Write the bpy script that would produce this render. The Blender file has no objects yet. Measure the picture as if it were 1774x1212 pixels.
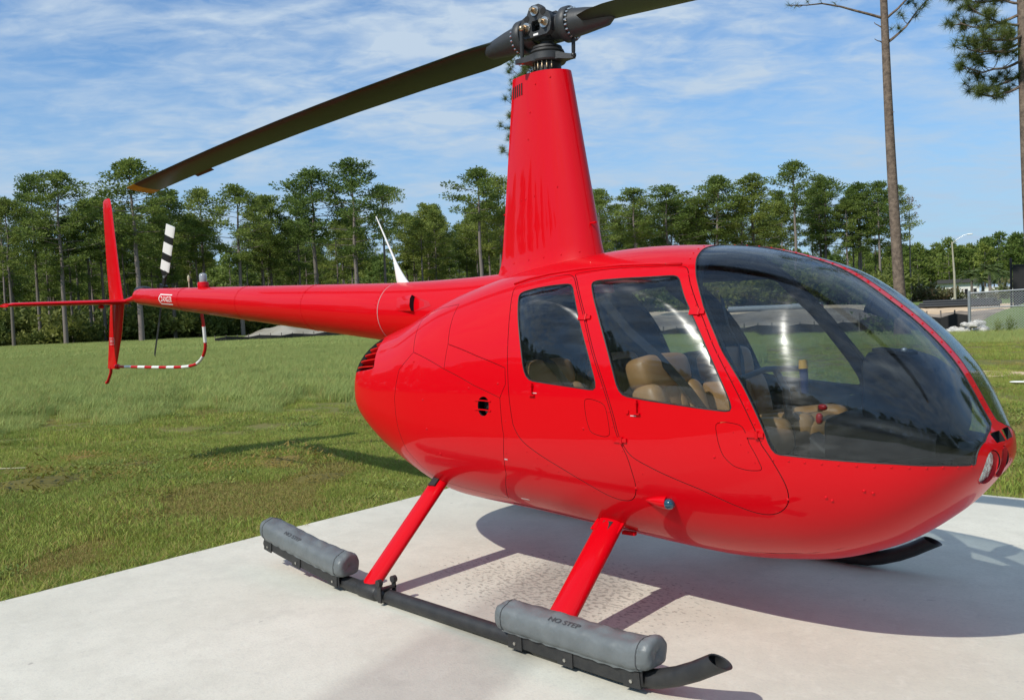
import bpy, math, random
import numpy as np
from mathutils import Vector, Matrix
from mathutils.geometry import delaunay_2d_cdt

# ------------------------------------------------------------------ camera, sky, sun, exposure
scene = bpy.context.scene
COL = scene.collection
PI = math.pi

CAM_POS = (3.4547, -3.7876, 1.4983)
YAW, PITCH, ROLL = 2.358925, -0.0397522, 0.0403493
_f = Vector((math.cos(PITCH)*math.cos(YAW), math.cos(PITCH)*math.sin(YAW), math.sin(PITCH)))
_r = _f.cross(Vector((0, 0, 1))).normalized()
_u = _r.cross(_f)
_c, _s = math.cos(ROLL), math.sin(ROLL)
_r2 = _r*_c - _u*_s
_u2 = _u*_c + _r*_s
cam = bpy.data.cameras.new('camera')
cam.sensor_width = 36.0
cam.sensor_fit = 'HORIZONTAL'
cam.lens = 36.0*1520.9/1774.0
cam.clip_start = 0.05
cam.clip_end = 4000.0
camo = bpy.data.objects.new('camera', cam)
camo.matrix_world = Matrix(((_r2.x, _u2.x, -_f.x, CAM_POS[0]), (_r2.y, _u2.y, -_f.y, CAM_POS[1]),
                            (_r2.z, _u2.z, -_f.z, CAM_POS[2]), (0, 0, 0, 1)))
COL.objects.link(camo)
scene.camera = camo

SUN_EL = math.radians(44.0)
SUN_AZ = math.radians(182.0)          # clockwise from +Y: the sun stands over the helicopter's right side
world = bpy.data.worlds.new('World')
scene.world = world
world.use_nodes = True
SKY_STRENGTH = 0.11


def build_sky():
    nt = world.node_tree
    nt.nodes.clear()
    N, L = nt.nodes.new, nt.links.new
    out = N('ShaderNodeOutputWorld')
    bg = N('ShaderNodeBackground')
    bg.inputs['Strength'].default_value = SKY_STRENGTH
    sky = N('ShaderNodeTexSky')
    sky.sky_type = 'NISHITA'
    sky.sun_disc = False
    sky.sun_elevation = SUN_EL
    sky.sun_rotation = SUN_AZ
    sky.altitude = 0
    sky.air_density = 1.0
    sky.dust_density = 0.6
    sky.ozone_density = 2.0
    tc = N('ShaderNodeTexCoord')
    sep = N('ShaderNodeSeparateXYZ')
    L(tc.outputs['Generated'], sep.inputs[0])
    zz = N('ShaderNodeMath'); zz.operation = 'MAXIMUM'; zz.inputs[1].default_value = 0.0
    L(sep.outputs['Z'], zz.inputs[0])
    za = N('ShaderNodeMath'); za.operation = 'ADD'; za.inputs[1].default_value = 0.16
    L(zz.outputs[0], za.inputs[0])
    dx = N('ShaderNodeMath'); dx.operation = 'DIVIDE'
    dy = N('ShaderNodeMath'); dy.operation = 'DIVIDE'
    L(sep.outputs['X'], dx.inputs[0]); L(za.outputs[0], dx.inputs[1])
    L(sep.outputs['Y'], dy.inputs[0]); L(za.outputs[0], dy.inputs[1])
    comb = N('ShaderNodeCombineXYZ')
    L(dx.outputs[0], comb.inputs['X']); L(dy.outputs[0], comb.inputs['Y'])

    def layer(scale, rot, stretch, detail, rough, lo, hi, dist):
        m0 = N('ShaderNodeMapping')
        m0.inputs['Rotation'].default_value = (0, 0, math.radians(-rot))
        L(comb.outputs[0], m0.inputs['Vector'])
        mp = N('ShaderNodeMapping')
        mp.inputs['Scale'].default_value = (scale, scale*stretch, 1)
        L(m0.outputs[0], mp.inputs['Vector'])
        nz = N('ShaderNodeTexNoise')
        nz.inputs['Scale'].default_value = 1.0
        nz.inputs['Detail'].default_value = detail
        nz.inputs['Roughness'].default_value = rough
        nz.inputs['Distortion'].default_value = dist
        L(mp.outputs[0], nz.inputs['Vector'])
        mr = N('ShaderNodeMapRange')
        mr.interpolation_type = 'SMOOTHSTEP'
        mr.inputs['From Min'].default_value = lo
        mr.inputs['From Max'].default_value = hi
        L(nz.outputs['Fac'], mr.inputs['Value'])
        return mr.outputs['Result']
    a = layer(0.50, 45, 1.5, 3, 0.45, 0.20, 0.64, 0.2)       # broad sheets of thin cloud
    b = layer(3.0, 38, 1.6, 7, 0.56, 0.30, 0.76, 0.5)        # ripples in the sheet
    c = layer(10.0, 50, 1.5, 5, 0.55, 0.36, 0.74, 0.6)         # fine flecks
    m1 = N('ShaderNodeMath'); m1.operation = 'MULTIPLY'
    L(a, m1.inputs[0]); L(b, m1.inputs[1])
    m2 = N('ShaderNodeMath'); m2.operation = 'MULTIPLY_ADD'
    L(m1.outputs[0], m2.inputs[0]); m2.inputs[1].default_value = 1.0
    m3 = N('ShaderNodeMath'); m3.operation = 'MULTIPLY'; m3.inputs[1].default_value = 0.42
    L(c, m3.inputs[0])
    m4 = N('ShaderNodeMath'); m4.operation = 'MULTIPLY'
    L(m3.outputs[0], m4.inputs[0]); L(a, m4.inputs[1])
    L(m4.outputs[0], m2.inputs[2])
    m5 = N('ShaderNodeMath'); m5.operation = 'MULTIPLY_ADD'; m5.use_clamp = True
    L(m2.outputs[0], m5.inputs[0]); m5.inputs[1].default_value = CLOUD_GAIN; m5.inputs[2].default_value = CLOUD_BASE
    tint = N('ShaderNodeMix'); tint.data_type = 'RGBA'; tint.blend_type = 'MULTIPLY'
    tint.inputs['Factor'].default_value = 1.0
    L(sky.outputs[0], tint.inputs['A'])
    tint.inputs['B'].default_value = SKY_TINT
    mx = N('ShaderNodeMix'); mx.data_type = 'RGBA'
    L(m5.outputs[0], mx.inputs['Factor'])
    L(tint.outputs['Result'], mx.inputs['A'])
    mx.inputs['B'].default_value = CLOUD_COL
    # the air whitens toward the horizon all round
    hm = N('ShaderNodeMapRange'); hm.interpolation_type = 'SMOOTHSTEP'
    hm.inputs['From Min'].default_value = 0.0; hm.inputs['From Max'].default_value = 0.34
    hm.inputs['To Min'].default_value = 0.80; hm.inputs['To Max'].default_value = 0.0
    L(zz.outputs[0], hm.inputs['Value'])
    hx = N('ShaderNodeMix'); hx.data_type = 'RGBA'
    L(hm.outputs['Result'], hx.inputs['Factor'])
    L(mx.outputs['Result'], hx.inputs['A'])
    hx.inputs['B'].default_value = HAZE_COL
    L(hx.outputs['Result'], bg.inputs['Color'])
    L(bg.outputs[0], out.inputs['Surface'])


CLOUD_GAIN, CLOUD_BASE = 1.10, 0.10
CLOUD_COL = (4.9, 6.0, 7.3, 1)
HAZE_COL = (3.7, 5.15, 6.75, 1)
SKY_TINT = (0.62, 1.08, 1.42, 1)
build_sky()

sun = bpy.data.lights.new('sun', 'SUN')
sun.energy = 4.1
sun.angle = math.radians(0.55)
sun.color = (1.0, 0.95, 0.85)
suno = bpy.data.objects.new('sun', sun)
_sd = Vector((math.sin(SUN_AZ)*math.cos(SUN_EL), math.cos(SUN_AZ)*math.cos(SUN_EL), math.sin(SUN_EL)))
suno.rotation_euler = _sd.to_track_quat('Z', 'Y').to_euler()
suno.location = _sd*60
COL.objects.link(suno)

scene.view_settings.view_transform = 'Standard'
scene.view_settings.look = 'None'
scene.view_settings.exposure = 0.0
scene.view_settings.gamma = 1.0
scene.view_settings.use_curve_mapping = False
scene.render.engine = 'CYCLES'
scene.cycles.max_bounces = 10
scene.cycles.transparent_max_bounces = 24
scene.cycles.use_denoising = True

# ------------------------------------------------------------------ helpers
rnd = random.Random(7)
NPR = np.random.default_rng(11)


class MB:
    """collects geometry; build() links it as ONE mesh object"""
    def __init__(self):
        self.v, self.f, self.m = [], [], []

    def add(self, verts, faces, mat=0):
        o = len(self.v)
        self.v.extend([tuple(map(float, p)) for p in verts])
        for f in faces:
            self.f.append(tuple(i+o for i in f))
            self.m.append(mat)
        return self

    def box(self, c, s, rot=None, mat=0):
        hx, hy, hz = s[0]/2, s[1]/2, s[2]/2
        P = [Vector((x, y, z)) for x in (-hx, hx) for y in (-hy, hy) for z in (-hz, hz)]
        if rot is not None:
            P = [rot @ p for p in P]
        P = [p + Vector(c) for p in P]
        return self.add(P, [(0, 1, 3, 2), (4, 6, 7, 5), (0, 4, 5, 1), (2, 3, 7, 6), (0, 2, 6, 4), (1, 5, 7, 3)], mat)

    def loft(self, rings, cap=True, closed=True, mat=0):
        n = len(rings[0])
        V = [p for r in rings for p in r]
        F = []
        for i in range(len(rings)-1):
            for j in range(n if closed else n-1):
                k = (j+1) % n
                F.append((i*n+j, i*n+k, (i+1)*n+k, (i+1)*n+j))
        if cap and closed:
            F.append(tuple(range(n-1, -1, -1)))
            F.append(tuple((len(rings)-1)*n+j for j in range(n)))
        return self.add(V, F, mat)

    def tube(self, path, rad, n=12, mat=0, cap=True, squash=1.0):
        P = [Vector(p) for p in path]
        R = rad if isinstance(rad, (list, tuple)) else [rad]*len(P)
        rings = []
        t0 = (P[1]-P[0]).normalized()
        ref = Vector((0, 0, 1)) if abs(t0.z) < 0.9 else Vector((1, 0, 0))
        a = (ref - t0*ref.dot(t0)).normalized()
        for i, p in enumerate(P):
            t = (P[min(i+1, len(P)-1)] - P[max(i-1, 0)]).normalized()
            a = (a - t*a.dot(t)).normalized()
            b = t.cross(a)
            rings.append([p + (a*math.cos(2*PI*k/n) + b*math.sin(2*PI*k/n)*squash)*R[i] for k in range(n)])
        return self.loft(rings, cap, True, mat)

    def cyl(self, p0, p1, r0, r1=None, n=16, mat=0):
        return self.tube([p0, p1], [r0, r0 if r1 is None else r1], n, mat)

    def lathe(self, prof, M=None, n=20, mat=0):
        """prof: (radius, height) pairs about local Z"""
        M = M or Matrix()
        rings = [[M @ Vector((r*math.cos(2*PI*k/n), r*math.sin(2*PI*k/n), h)) for k in range(n)] for r, h in prof]
        return self.loft(rings, True, True, mat)

    def prism(self, poly, M, d, mat=0):
        n = len(poly)
        V = [M @ Vector((x, y, 0)) for x, y in poly] + [M @ Vector((x, y, d)) for x, y in poly]
        F = [tuple(range(n-1, -1, -1)), tuple(range(n, 2*n))]
        F += [(i, (i+1) % n, n+(i+1) % n, n+i) for i in range(n)]
        return self.add(V, F, mat)

    def pillow(self, c, s, rot=None, e=0.4, nu=20, nv=12, mat=0):
        """superellipsoid cushion of full size s"""
        def pw(x, k):
            return math.copysign(abs(x)**k, x)
        rings = []
        for i in range(nv+1):
            p = -PI/2 + PI*i/nv
            ring = []
            for j in range(nu):
                t = 2*PI*j/nu
                q = Vector((s[0]/2*pw(math.cos(p), e)*pw(math.cos(t), e), s[1]/2*pw(math.cos(p), e)*pw(math.sin(t), e),
                            s[2]/2*pw(math.sin(p), e)))
                if rot is not None:
                    q = rot @ q
                ring.append(q + Vector(c))
            rings.append(ring)
        return self.loft(rings, False, True, mat)

    def build(self, name, mats, parent=None, smooth=35, kind=None, label=None, clean=True):
        me = bpy.data.meshes.new(name)
        me.from_pydata(self.v, [], self.f)
        if not isinstance(mats, (list, tuple)):
            mats = [mats]
        for m in mats:
            me.materials.append(m)
        if len(mats) > 1:
            me.polygons.foreach_set('material_index', self.m)
        if smooth:
            me.shade_smooth()
            if smooth < 180:
                me.set_sharp_from_angle(angle=math.radians(smooth))
        me.update()
        return link(name, me, parent, kind, label)


def link(name, me, parent=None, kind=None, label=None):
    o = bpy.data.objects.new(name, me)
    COL.objects.link(o)
    if parent is not None:
        o.parent = parent
    if kind:
        o['kind'] = kind
    if label:
        o['label'] = label
    return o


def tag(o, label, cat, group=None):
    o['label'] = label
    o['category'] = cat
    if group:
        o['group'] = group
    return o


def thing(name, label, cat, loc=(0, 0, 0), rz=0, group=None):
    o = bpy.data.objects.new(name, None)
    o.empty_display_size = 0.2
    COL.objects.link(o)
    o.location = loc
    o.rotation_euler = (0, 0, rz)
    return tag(o, label, cat, group)


def sst(a, b, x):
    t = np.clip((x-a)/(b-a), 0, 1)
    return t*t*(3-2*t)


def srgb(r, g, b):
    f = lambda c: c/12.92 if c <= 0.04045 else ((c+0.055)/1.055)**2.4
    return tuple(f(x/255) for x in (r, g, b))


# ------------------------------------------------------------------ materials
def mat(name, col, rough=0.5, metal=0.0, spec=0.5, coat=0.0, coat_rough=0.03, noise=0, nscale=20, bump=0, bscale=40,
        col2=None, detail=4, coords='Object', vary=0):
    m = bpy.data.materials.new(name)
    m.use_nodes = True
    nt = m.node_tree
    b = nt.nodes['Principled BSDF']
    b.inputs['Base Color'].default_value = (*col, 1)
    b.inputs['Roughness'].default_value = rough
    b.inputs['Metallic'].default_value = metal
    b.inputs['Specular IOR Level'].default_value = spec
    b.inputs['Coat Weight'].default_value = coat
    b.inputs['Coat Roughness'].default_value = coat_rough
    tc = nt.nodes.new('ShaderNodeTexCoord')
    last = None
    if noise or col2:
        nz = nt.nodes.new('ShaderNodeTexNoise')
        nz.inputs['Scale'].default_value = nscale
        nz.inputs['Detail'].default_value = detail
        nz.inputs['Roughness'].default_value = 0.6
        nt.links.new(tc.outputs[coords], nz.inputs['Vector'])
        mx = nt.nodes.new('ShaderNodeMix')
        mx.data_type = 'RGBA'
        mr = nt.nodes.new('ShaderNodeMapRange')
        mr.inputs['From Min'].default_value = 0.35
        mr.inputs['From Max'].default_value = 0.65
        nt.links.new(nz.outputs['Fac'], mr.inputs['Value'])
        nt.links.new(mr.outputs['Result'], mx.inputs['Factor'])
        mx.inputs['A'].default_value = (*col, 1)
        mx.inputs['B'].default_value = (*(col2 or tuple(c*(1-noise) for c in col)), 1)
        last = mx.outputs['Result']
    if vary:
        oi = nt.nodes.new('ShaderNodeObjectInfo')
        hs = nt.nodes.new('ShaderNodeHueSaturation')
        mv = nt.nodes.new('ShaderNodeMapRange')
        mv.inputs['To Min'].default_value = 1-vary
        mv.inputs['To Max'].default_value = 1+vary
        nt.links.new(oi.outputs['Random'], mv.inputs['Value'])
        nt.links.new(mv.outputs['Result'], hs.inputs['Value'])
        mh = nt.nodes.new('ShaderNodeMapRange')
        mh.inputs['To Min'].default_value = 0.5+vary*0.08
        mh.inputs['To Max'].default_value = 0.5-vary*0.08
        nt.links.new(oi.outputs['Random'], mh.inputs['Value'])
        nt.links.new(mh.outputs['Result'], hs.inputs['Hue'])
        if last is not None:
            nt.links.new(last, hs.inputs['Color'])
        else:
            hs.inputs['Color'].default_value = (*col, 1)
        last = hs.outputs['Color']
    if last is not None:
        nt.links.new(last, b.inputs['Base Color'])
    if bump:
        nb = nt.nodes.new('ShaderNodeTexNoise')
        nb.inputs['Scale'].default_value = bscale
        nb.inputs['Detail'].default_value = 4
        nt.links.new(tc.outputs[coords], nb.inputs['Vector'])
        bp = nt.nodes.new('ShaderNodeBump')
        bp.inputs['Strength'].default_value = bump
        bp.inputs['Distance'].default_value = 0.02
        nt.links.new(nb.outputs['Fac'], bp.inputs['Height'])
        nt.links.new(bp.outputs['Normal'], b.inputs['Normal'])
        if coat:
            nt.links.new(bp.outputs['Normal'], b.inputs['Coat Normal'])
    return m


def leaf_mat(name, col, vary=0.2, trans=0.3, col2=None, nscale=0.6):
    """foliage: diffuse with some light let through"""
    m = mat(name, col, rough=0.6, spec=0.25, vary=vary, col2=col2, nscale=nscale, coords='Object', detail=2)
    nt = m.node_tree
    b = nt.nodes['Principled BSDF']
    src = b.inputs['Base Color'].links[0].from_socket
    tr = nt.nodes.new('ShaderNodeBsdfTranslucent')
    nt.links.new(src, tr.inputs['Color'])
    ms = nt.nodes.new('ShaderNodeMixShader')
    ms.inputs[0].default_value = trans
    out = next(n for n in nt.nodes if n.type == 'OUTPUT_MATERIAL')
    nt.links.new(b.outputs[0], ms.inputs[1])
    nt.links.new(tr.outputs[0], ms.inputs[2])
    nt.links.new(ms.outputs[0], out.inputs['Surface'])
    return m


def glass_mat(name, tint, scratch=0.03):
    """thin acrylic: tinted see-through, mirror by Fresnel, faint polishing scratches"""
    m = bpy.data.materials.new(name)
    m.use_nodes = True
    nt = m.node_tree
    nt.nodes.clear()
    N, L = nt.nodes.new, nt.links.new
    out = N('ShaderNodeOutputMaterial')
    tr = N('ShaderNodeBsdfTransparent')
    tr.inputs['Color'].default_value = (*tint, 1)
    gl = N('ShaderNodeBsdfGlossy')
    gl.inputs['Roughness'].default_value = 0.015
    fr = N('ShaderNodeFresnel')
    ge = N('ShaderNodeNewGeometry')
    io = N('ShaderNodeMapRange')
    io.inputs['To Min'].default_value = 1.46
    io.inputs['To Max'].default_value = 1/1.46        # same mirror strength from either side of the thin pane
    L(ge.outputs['Backfacing'], io.inputs['Value'])
    L(io.outputs['Result'], fr.inputs['IOR'])
    mx = N('ShaderNodeMixShader')
    L(fr.outputs[0], mx.inputs[0]); L(tr.outputs[0], mx.inputs[1]); L(gl.outputs[0], mx.inputs[2])
    tc = N('ShaderNodeTexCoord')
    mp = N('ShaderNodeMapping')
    mp.inputs['Rotation'].default_value = (0.3, 0.5, 0.2)
    mp.inputs['Scale'].default_value = (1.5, 14, 14)
    L(tc.outputs['Object'], mp.inputs['Vector'])
    nz = N('ShaderNodeTexNoise')
    nz.inputs['Scale'].default_value = 2.5
    nz.inputs['Detail'].default_value = 6
    nz.inputs['Distortion'].default_value = 0.6
    L(mp.outputs[0], nz.inputs['Vector'])
    mr = N('ShaderNodeMapRange')
    mr.inputs['From Min'].default_value = 0.35
    mr.inputs['From Max'].default_value = 0.75
    mr.inputs['To Min'].default_value = scratch*0.06
    mr.inputs['To Max'].default_value = scratch
    L(nz.outputs['Fac'], mr.inputs['Value'])
    hz = N('ShaderNodeBsdfGlossy')
    hz.inputs['Roughness'].default_value = 0.28
    hz.inputs['Anisotropy'].default_value = 0.6
    m2 = N('ShaderNodeMixShader')
    L(mr.outputs['Result'], m2.inputs[0]); L(mx.outputs[0], m2.inputs[1]); L(hz.outputs[0], m2.inputs[2])
    L(m2.outputs[0], out.inputs['Surface'])
    return m


M = {}
M['red'] = mat('red_paint', (0.57, 0.0008, 0.0060), rough=0.40, spec=0.06, coat=0.42, coat_rough=0.012, bump=0.030, bscale=3.2)
M['red_flat'] = mat('red_edge', (0.50, 0.003, 0.010), rough=0.4)
M['liner'] = mat('cabin_liner', (0.020, 0.021, 0.024), rough=0.75, spec=0.25, noise=0.3, nscale=30)
M['dark'] = mat('dark_void', (0.012, 0.012, 0.013), rough=0.9)  # near-black colour stands in for the shade inside openings
M['glass'] = glass_mat('window_acrylic', (0.84, 0.87, 0.88), 0.045)
M['screen'] = glass_mat('windshield_acrylic', (0.77, 0.805, 0.825), 0.032)
M['white'] = mat('white_paint', (0.80, 0.80, 0.78), rough=0.4, coat=0.3)
M['decal'] = mat('white_decal', (0.80, 0.80, 0.79), rough=0.5)
M['decal_grey'] = mat('worn_white_decal', (0.55, 0.45, 0.45), rough=0.5)
M['black'] = mat('black_paint', (0.012, 0.013, 0.015), rough=0.42, noise=0.3, nscale=25)
M['skid'] = mat('black_skid_coating', (0.016, 0.017, 0.019), rough=0.5, col2=(0.028, 0.028, 0.028), nscale=18, bump=0.08, bscale=120)
M['blade'] = mat('blade_paint_dark', (0.009, 0.014, 0.007), rough=0.36, noise=0.25, nscale=6)  # green cast puts the grass mirrored in black paint into the colour
M['yellow'] = mat('yellow_blade_tip', (0.55, 0.27, 0.015), rough=0.5, noise=0.3, nscale=18)
M['blade_edge'] = mat('worn_leading_edge', (0.040, 0.030, 0.027), rough=0.45, metal=0.4)
M['gun'] = mat('grey_hub_paint', (0.030, 0.033, 0.037), rough=0.5, noise=0.18, nscale=30, bump=0.04, bscale=90)
M['boot'] = mat('black_rubber', (0.018, 0.018, 0.019), rough=0.6)
M['steel'] = mat('worn_steel', (0.62, 0.60, 0.56), rough=0.32, metal=1.0, noise=0.25, nscale=40)
M['brass'] = mat('bolt_cadmium', (0.45, 0.34, 0.22), rough=0.38, metal=1.0)
M['vinyl'] = mat('grey_float_vinyl', (0.140, 0.156, 0.162), rough=0.45, col2=(0.110, 0.124, 0.130), nscale=7, bump=0.65, bscale=10)
M['ink'] = mat('black_ink', (0.055, 0.058, 0.062), rough=0.7)
M['leather'] = mat('tan_leather', (0.46, 0.25, 0.10), rough=0.42, noise=0.12, nscale=14, bump=0.1, bscale=160)
M['panel'] = mat('instrument_black', (0.010, 0.011, 0.014), rough=0.5, spec=0.3)
M['belt'] = mat('black_belt', (0.02, 0.02, 0.022), rough=0.75)
M['reflector'] = mat('lamp_reflector', (0.85, 0.85, 0.83), rough=0.18, metal=0.85, bump=0.5, bscale=60)
M['lens'] = glass_mat('lamp_lens', (0.92, 0.94, 0.95), 0.05)
M['green_lens'] = mat('green_lens', (0.004, 0.05, 0.085), rough=0.08, coat=1.0)
M['clear_lens'] = mat('beacon_lens', (0.30, 0.31, 0.33), rough=0.15, coat=1.0)
M['orange'] = mat('yellow_handle', (0.75, 0.40, 0.03), rough=0.4)
M['navy'] = mat('blue_plastic', (0.02, 0.03, 0.10), rough=0.4)


def concrete_mat():
    m = mat('pad_concrete', (0.60, 0.585, 0.55), rough=0.85, spec=0.3, coords='Object')
    nt = m.node_tree
    N, L = nt.nodes.new, nt.links.new
    b = nt.nodes['Principled BSDF']
    tc = next(n for n in nt.nodes if n.type == 'TEX_COORD')

    def noise(scale, lo, hi, detail=6, rough=0.6, dist=0.0):
        nz = N('ShaderNodeTexNoise')
        nz.inputs['Scale'].default_value = scale
        nz.inputs['Detail'].default_value = detail
        nz.inputs['Roughness'].default_value = rough
        nz.inputs['Distortion'].default_value = dist
        L(tc.outputs['Object'], nz.inputs['Vector'])
        mr = N('ShaderNodeMapRange')
        mr.inputs['From Min'].default_value = lo
        mr.inputs['From Max'].default_value = hi
        L(nz.outputs['Fac'], mr.inputs['Value'])
        return mr.outputs['Result']

    def mixc(fac, a, bcol, blend='MIX'):
        mx = N('ShaderNodeMix'); mx.data_type = 'RGBA'; mx.blend_type = blend
        if isinstance(fac, float):
            mx.inputs['Factor'].default_value = fac
        else:
            L(fac, mx.inputs['Factor'])
        if isinstance(a, tuple):
            mx.inputs['A'].default_value = (*a, 1)
        else:
            L(a, mx.inputs['A'])
        mx.inputs['B'].default_value = (*bcol, 1)
        return mx.outputs['Result']

    def mul(a, k):
        q = N('ShaderNodeMath'); q.operation = 'MULTIPLY'
        L(a, q.inputs[0])
        if isinstance(k, float):
            q.inputs[1].default_value = k
        else:
            L(k, q.inputs[1])
        return q.outputs[0]
    c = mixc(noise(0.7, 0.35, 0.68), (0.640, 0.622, 0.535), (0.540, 0.522, 0.442))
    c = mixc(mul(noise(5.0, 0.45, 0.75, 8, 0.65, 0.4), 0.55), c, (0.48, 0.465, 0.398))
    c = mixc(mul(noise(60.0, 0.5, 0.78, 3), 0.45), c, (0.42, 0.41, 0.385))
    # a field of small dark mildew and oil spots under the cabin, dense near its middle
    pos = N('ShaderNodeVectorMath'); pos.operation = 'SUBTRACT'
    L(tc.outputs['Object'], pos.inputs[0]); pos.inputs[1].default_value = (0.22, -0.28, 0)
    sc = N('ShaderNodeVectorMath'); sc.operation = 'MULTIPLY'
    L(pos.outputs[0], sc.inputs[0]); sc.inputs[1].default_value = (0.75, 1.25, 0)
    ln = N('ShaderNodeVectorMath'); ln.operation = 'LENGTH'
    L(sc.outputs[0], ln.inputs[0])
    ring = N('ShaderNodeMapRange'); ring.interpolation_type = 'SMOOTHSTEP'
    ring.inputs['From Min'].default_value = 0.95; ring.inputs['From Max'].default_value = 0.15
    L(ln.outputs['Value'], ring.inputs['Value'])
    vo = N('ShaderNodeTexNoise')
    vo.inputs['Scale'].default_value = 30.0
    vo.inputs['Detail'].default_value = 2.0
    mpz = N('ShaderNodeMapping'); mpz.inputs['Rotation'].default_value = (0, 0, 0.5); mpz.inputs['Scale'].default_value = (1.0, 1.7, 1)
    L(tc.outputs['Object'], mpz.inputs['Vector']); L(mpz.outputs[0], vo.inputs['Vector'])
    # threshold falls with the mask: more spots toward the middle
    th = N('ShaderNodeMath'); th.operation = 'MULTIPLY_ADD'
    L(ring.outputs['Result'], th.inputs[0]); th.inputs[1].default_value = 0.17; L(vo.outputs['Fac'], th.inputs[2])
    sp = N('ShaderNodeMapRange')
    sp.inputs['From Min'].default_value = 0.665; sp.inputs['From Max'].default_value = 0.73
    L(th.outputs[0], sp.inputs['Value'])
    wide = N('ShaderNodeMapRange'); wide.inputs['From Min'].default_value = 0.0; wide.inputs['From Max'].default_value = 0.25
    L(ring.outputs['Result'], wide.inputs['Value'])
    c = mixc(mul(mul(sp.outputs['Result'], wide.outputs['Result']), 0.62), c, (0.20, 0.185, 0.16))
    # a few stray specks and damp blots anywhere
    c = mixc(mul(noise(9.0, 0.735, 0.76, 2), 0.5), c, (0.25, 0.24, 0.22))
    # broad faint water stains and scuffs
    c = mixc(mul(noise(1.7, 0.56, 0.70, 8, 0.72, 0.8), 0.20), c, (0.40, 0.385, 0.345))
    c = mixc(mul(noise(0.9, 0.60, 0.63, 4, 0.6, 2.0), 0.07), c, (0.33, 0.31, 0.28))
    c = mixc(mul(noise(14.0, 0.52, 0.70, 8, 0.7, 0.6), 0.30), c, (0.70, 0.69, 0.61))
    c = mixc(mul(noise(22.0, 0.55, 0.70, 6, 0.7, 0.3), 0.30), c, (0.44, 0.43, 0.39))
    L(c, b.inputs['Base Color'])
    bp = N('ShaderNodeBump'); bp.inputs['Strength'].default_value = 0.25; bp.inputs['Distance'].default_value = 0.004
    nb = N('ShaderNodeTexNoise'); nb.inputs['Scale'].default_value = 90; nb.inputs['Detail'].default_value = 5
    L(tc.outputs['Object'], nb.inputs['Vector']); L(nb.outputs['Fac'], bp.inputs['Height'])
    L(bp.outputs['Normal'], b.inputs['Normal'])
    return m


M['concrete'] = concrete_mat()
M['soil'] = mat('field_soil_and_thatch', (0.135, 0.145, 0.045), rough=0.95, spec=0.1, col2=(0.165, 0.145, 0.052), nscale=0.35, detail=9)
M['meadow'] = mat('meadow_ground', (0.15, 0.20, 0.06), rough=0.95, spec=0.1, col2=(0.11, 0.155, 0.045), nscale=0.2, detail=9)
M['sand'] = mat('pale_sand', (0.66, 0.50, 0.34), rough=0.95, spec=0.1, col2=(0.50, 0.37, 0.24), nscale=0.5, detail=8)
M['dirt'] = mat('grey_dirt', (0.14, 0.115, 0.095), rough=0.95, spec=0.1, col2=(0.33, 0.27, 0.21), nscale=0.30, detail=10, bump=1.0, bscale=1.1)
M['greysand'] = mat('grey_sand', (0.34, 0.32, 0.27), rough=0.95, spec=0.1, col2=(0.22, 0.20, 0.16), nscale=0.5, detail=9, bump=1.0, bscale=0.9)
M['bark'] = mat('pine_bark', (0.24, 0.185, 0.145), rough=0.9, spec=0.1, col2=(0.11, 0.085, 0.070), nscale=6, detail=6, bump=1.0, bscale=14)
M['bark_far'] = mat('pine_bark_grey', (0.19, 0.165, 0.145), rough=0.9, spec=0.1, vary=0.25)
M['needles'] = leaf_mat('pine_needles', (0.215, 0.275, 0.058), 0.24, 0.40, (0.135, 0.190, 0.042), 0.8)
M['needles_near'] = leaf_mat('pine_needles_near', (0.16, 0.20, 0.055), 0.05, 0.38, (0.10, 0.14, 0.04), 1.5)
M['needles_dead'] = leaf_mat('brown_needles', (0.20, 0.115, 0.050), 0.05, 0.2)
M['brush'] = leaf_mat('undergrowth_leaves', (0.190, 0.225, 0.055), 0.3, 0.38, (0.120, 0.155, 0.038), 0.7)
M['lawn'] = leaf_mat('mown_grass_blades', (0.285, 0.355, 0.070), 0.22, 0.3)
M['lawn2'] = leaf_mat('dry_grass_blades', (0.330, 0.270, 0.090), 0.2, 0.3)
M['tall'] = leaf_mat('tall_grass_blades', (0.330, 0.400, 0.125), 0.14, 0.35)
M['clover'] = leaf_mat('clover_leaves', (0.21, 0.265, 0.06), 0.3, 0.3)
M['weed'] = leaf_mat('weed_leaves', (0.26, 0.20, 0.05), 0.3, 0.3)
M['galv'] = mat('galvanised_steel', (0.45, 0.47, 0.49), rough=0.45, metal=0.7, noise=0.2, nscale=8)
M['wire'] = mat('fence_wire', (0.30, 0.32, 0.33), rough=0.5, metal=0.5)
M['blackfab'] = mat('black_fabric', (0.012, 0.012, 0.013), rough=0.8)
M['pipe_grey'] = mat('grey_pipe', (0.25, 0.27, 0.28), rough=0.5)
M['rock'] = mat('white_limestone', (0.62, 0.60, 0.56), rough=0.9, noise=0.35, nscale=6, bump=0.6, bscale=9)
M['pole'] = mat('concrete_pole', (0.40, 0.37, 0.28), rough=0.8, noise=0.15, nscale=3)
M['wall'] = mat('white_wall', (0.75, 0.74, 0.70), rough=0.7, noise=0.08, nscale=2)
M['roof'] = mat('dark_roof', (0.05, 0.05, 0.052), rough=0.8)
M['palm'] = leaf_mat('palm_fronds', (0.15, 0.19, 0.06), 0.2, 0.3)
M['hedge'] = leaf_mat('hedge_leaves', (0.11, 0.14, 0.05), 0.3, 0.25, (0.12, 0.08, 0.045), 0.4)
M['litter'] = mat('white_scrap', (0.75, 0.74, 0.70), rough=0.8)

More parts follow.
